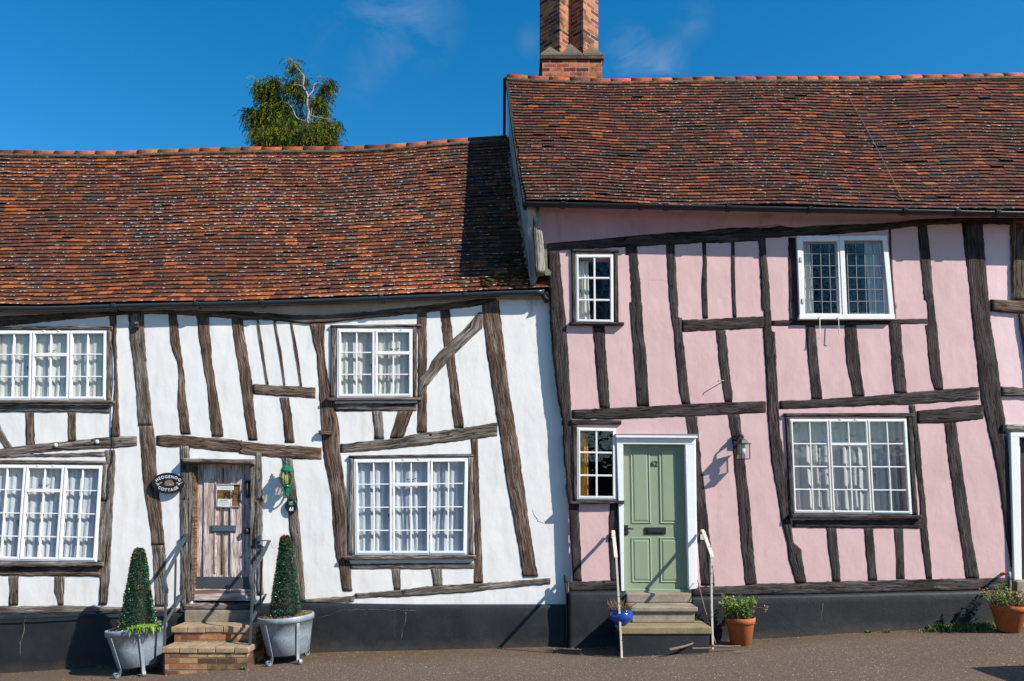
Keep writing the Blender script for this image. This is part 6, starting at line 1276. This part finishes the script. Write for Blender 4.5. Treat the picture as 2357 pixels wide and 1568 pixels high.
# ---------------------------------------------------------------- camera, sun, sky
cd = bpy.data.cameras.new('camera'); cam = bpy.data.objects.new('camera', cd); COL.objects.link(cam); cam.location = (0, -10, EYE); cam.rotation_euler = (math.pi / 2, 0, 0)
cd.sensor_width = 36; cd.lens = F / 2357 * 36; cd.shift_y = (CV - 784) / 2357; cd.clip_end = 3000; SC.camera = cam
AZ, EL = math.radians(60), math.radians(37.6)
S = Vector((math.sin(AZ) * math.cos(EL), -math.cos(AZ) * math.cos(EL), math.sin(EL)))
sd = bpy.data.lights.new('sun', 'SUN'); so = bpy.data.objects.new('sun', sd); COL.objects.link(so); so.rotation_euler = S.to_track_quat('Z', 'Y').to_euler(); so.location = S * 30
sd.energy = 5.0; sd.angle = math.radians(.5); sd.color = (1.0, .94, .85)
wd = bpy.data.worlds.new('World'); SC.world = wd; wd.use_nodes = True; nt = wd.node_tree; bg = nt.nodes['Background']
sk = nt.nodes.new('ShaderNodeTexSky'); sk.sky_type = 'NISHITA'; sk.sun_disc = False; sk.sun_elevation = EL; sk.sun_rotation = math.pi - AZ; sk.air_density = 1.0; sk.dust_density = .3; sk.ozone_density = 3.5; sk.altitude = 200
hs = nt.nodes.new('ShaderNodeHueSaturation'); hs.inputs['Saturation'].default_value = 1.38; hs.inputs['Value'].default_value = 1.45; nt.links.new(sk.outputs[0], hs.inputs['Color'])
tc = nt.nodes.new('ShaderNodeTexCoord'); mp = nt.nodes.new('ShaderNodeMapping'); mp.inputs['Scale'].default_value = (3.0, 2.2, 6.0); mp.inputs['Rotation'].default_value = (0, .5, 0); nt.links.new(tc.outputs['Generated'], mp.inputs[0])
nz = nt.nodes.new('ShaderNodeTexNoise'); nz.inputs['Scale'].default_value = 3.2; nz.inputs['Detail'].default_value = 7; nz.inputs['Roughness'].default_value = .6; nz.inputs['Distortion'].default_value = .5; nt.links.new(mp.outputs[0], nz.inputs[0])
def wn(op, a, b=0.0, cl=False):
    n = nt.nodes.new('ShaderNodeMath'); n.operation = op; n.use_clamp = cl
    for i, q in enumerate((a, b)):
        if isinstance(q, float): n.inputs[i].default_value = q
        else: nt.links.new(q, n.inputs[i])
    return n.outputs[0]
tot = None
for u, v, rad, amt in ((945, 42, .065, .38), (800, 40, .09, .16), (1445, 118, .032, .75), (1525, 158, .034, .6), (1222, 96, .02, .16), (840, 190, .03, .12), (1590, 55, .03, .18), (3200, 500, .3, .3)):
    d = Vector(((u - CU) / F, 1, (CV - v) / F)).normalized(); vm = nt.nodes.new('ShaderNodeVectorMath'); vm.operation = 'DISTANCE'; nt.links.new(tc.outputs['Generated'], vm.inputs[0]); vm.inputs[1].default_value = d
    m_ = wn('SUBTRACT', 1.0, wn('DIVIDE', vm.outputs['Value'], rad), True); m_ = wn('MULTIPLY', m_, amt * 1.0); tot = m_ if tot is None else wn('ADD', tot, m_)
cl = wn('MULTIPLY', tot, wn('MULTIPLY', wn('SUBTRACT', nz.outputs[0], .42, True), 2.4), True); cl = wn('MINIMUM', cl, .25)
mx = nt.nodes.new('ShaderNodeMix'); mx.data_type = 'RGBA'; nt.links.new(cl, mx.inputs[0]); nt.links.new(hs.outputs[0], mx.inputs[6]); mx.inputs[7].default_value = (4.6, 5.4, 6.6, 1); nt.links.new(mx.outputs[2], bg.inputs[0])
hs.inputs['Hue'].default_value = .493
bg.inputs[1].default_value = .075
vs = SC.view_settings; vs.view_transform = 'Standard'; vs.look = 'None'; vs.exposure = .66; vs.gamma = 1; vs.use_curve_mapping = False
SC.cycles.max_bounces = 8; SC.cycles.transparent_max_bounces = 12
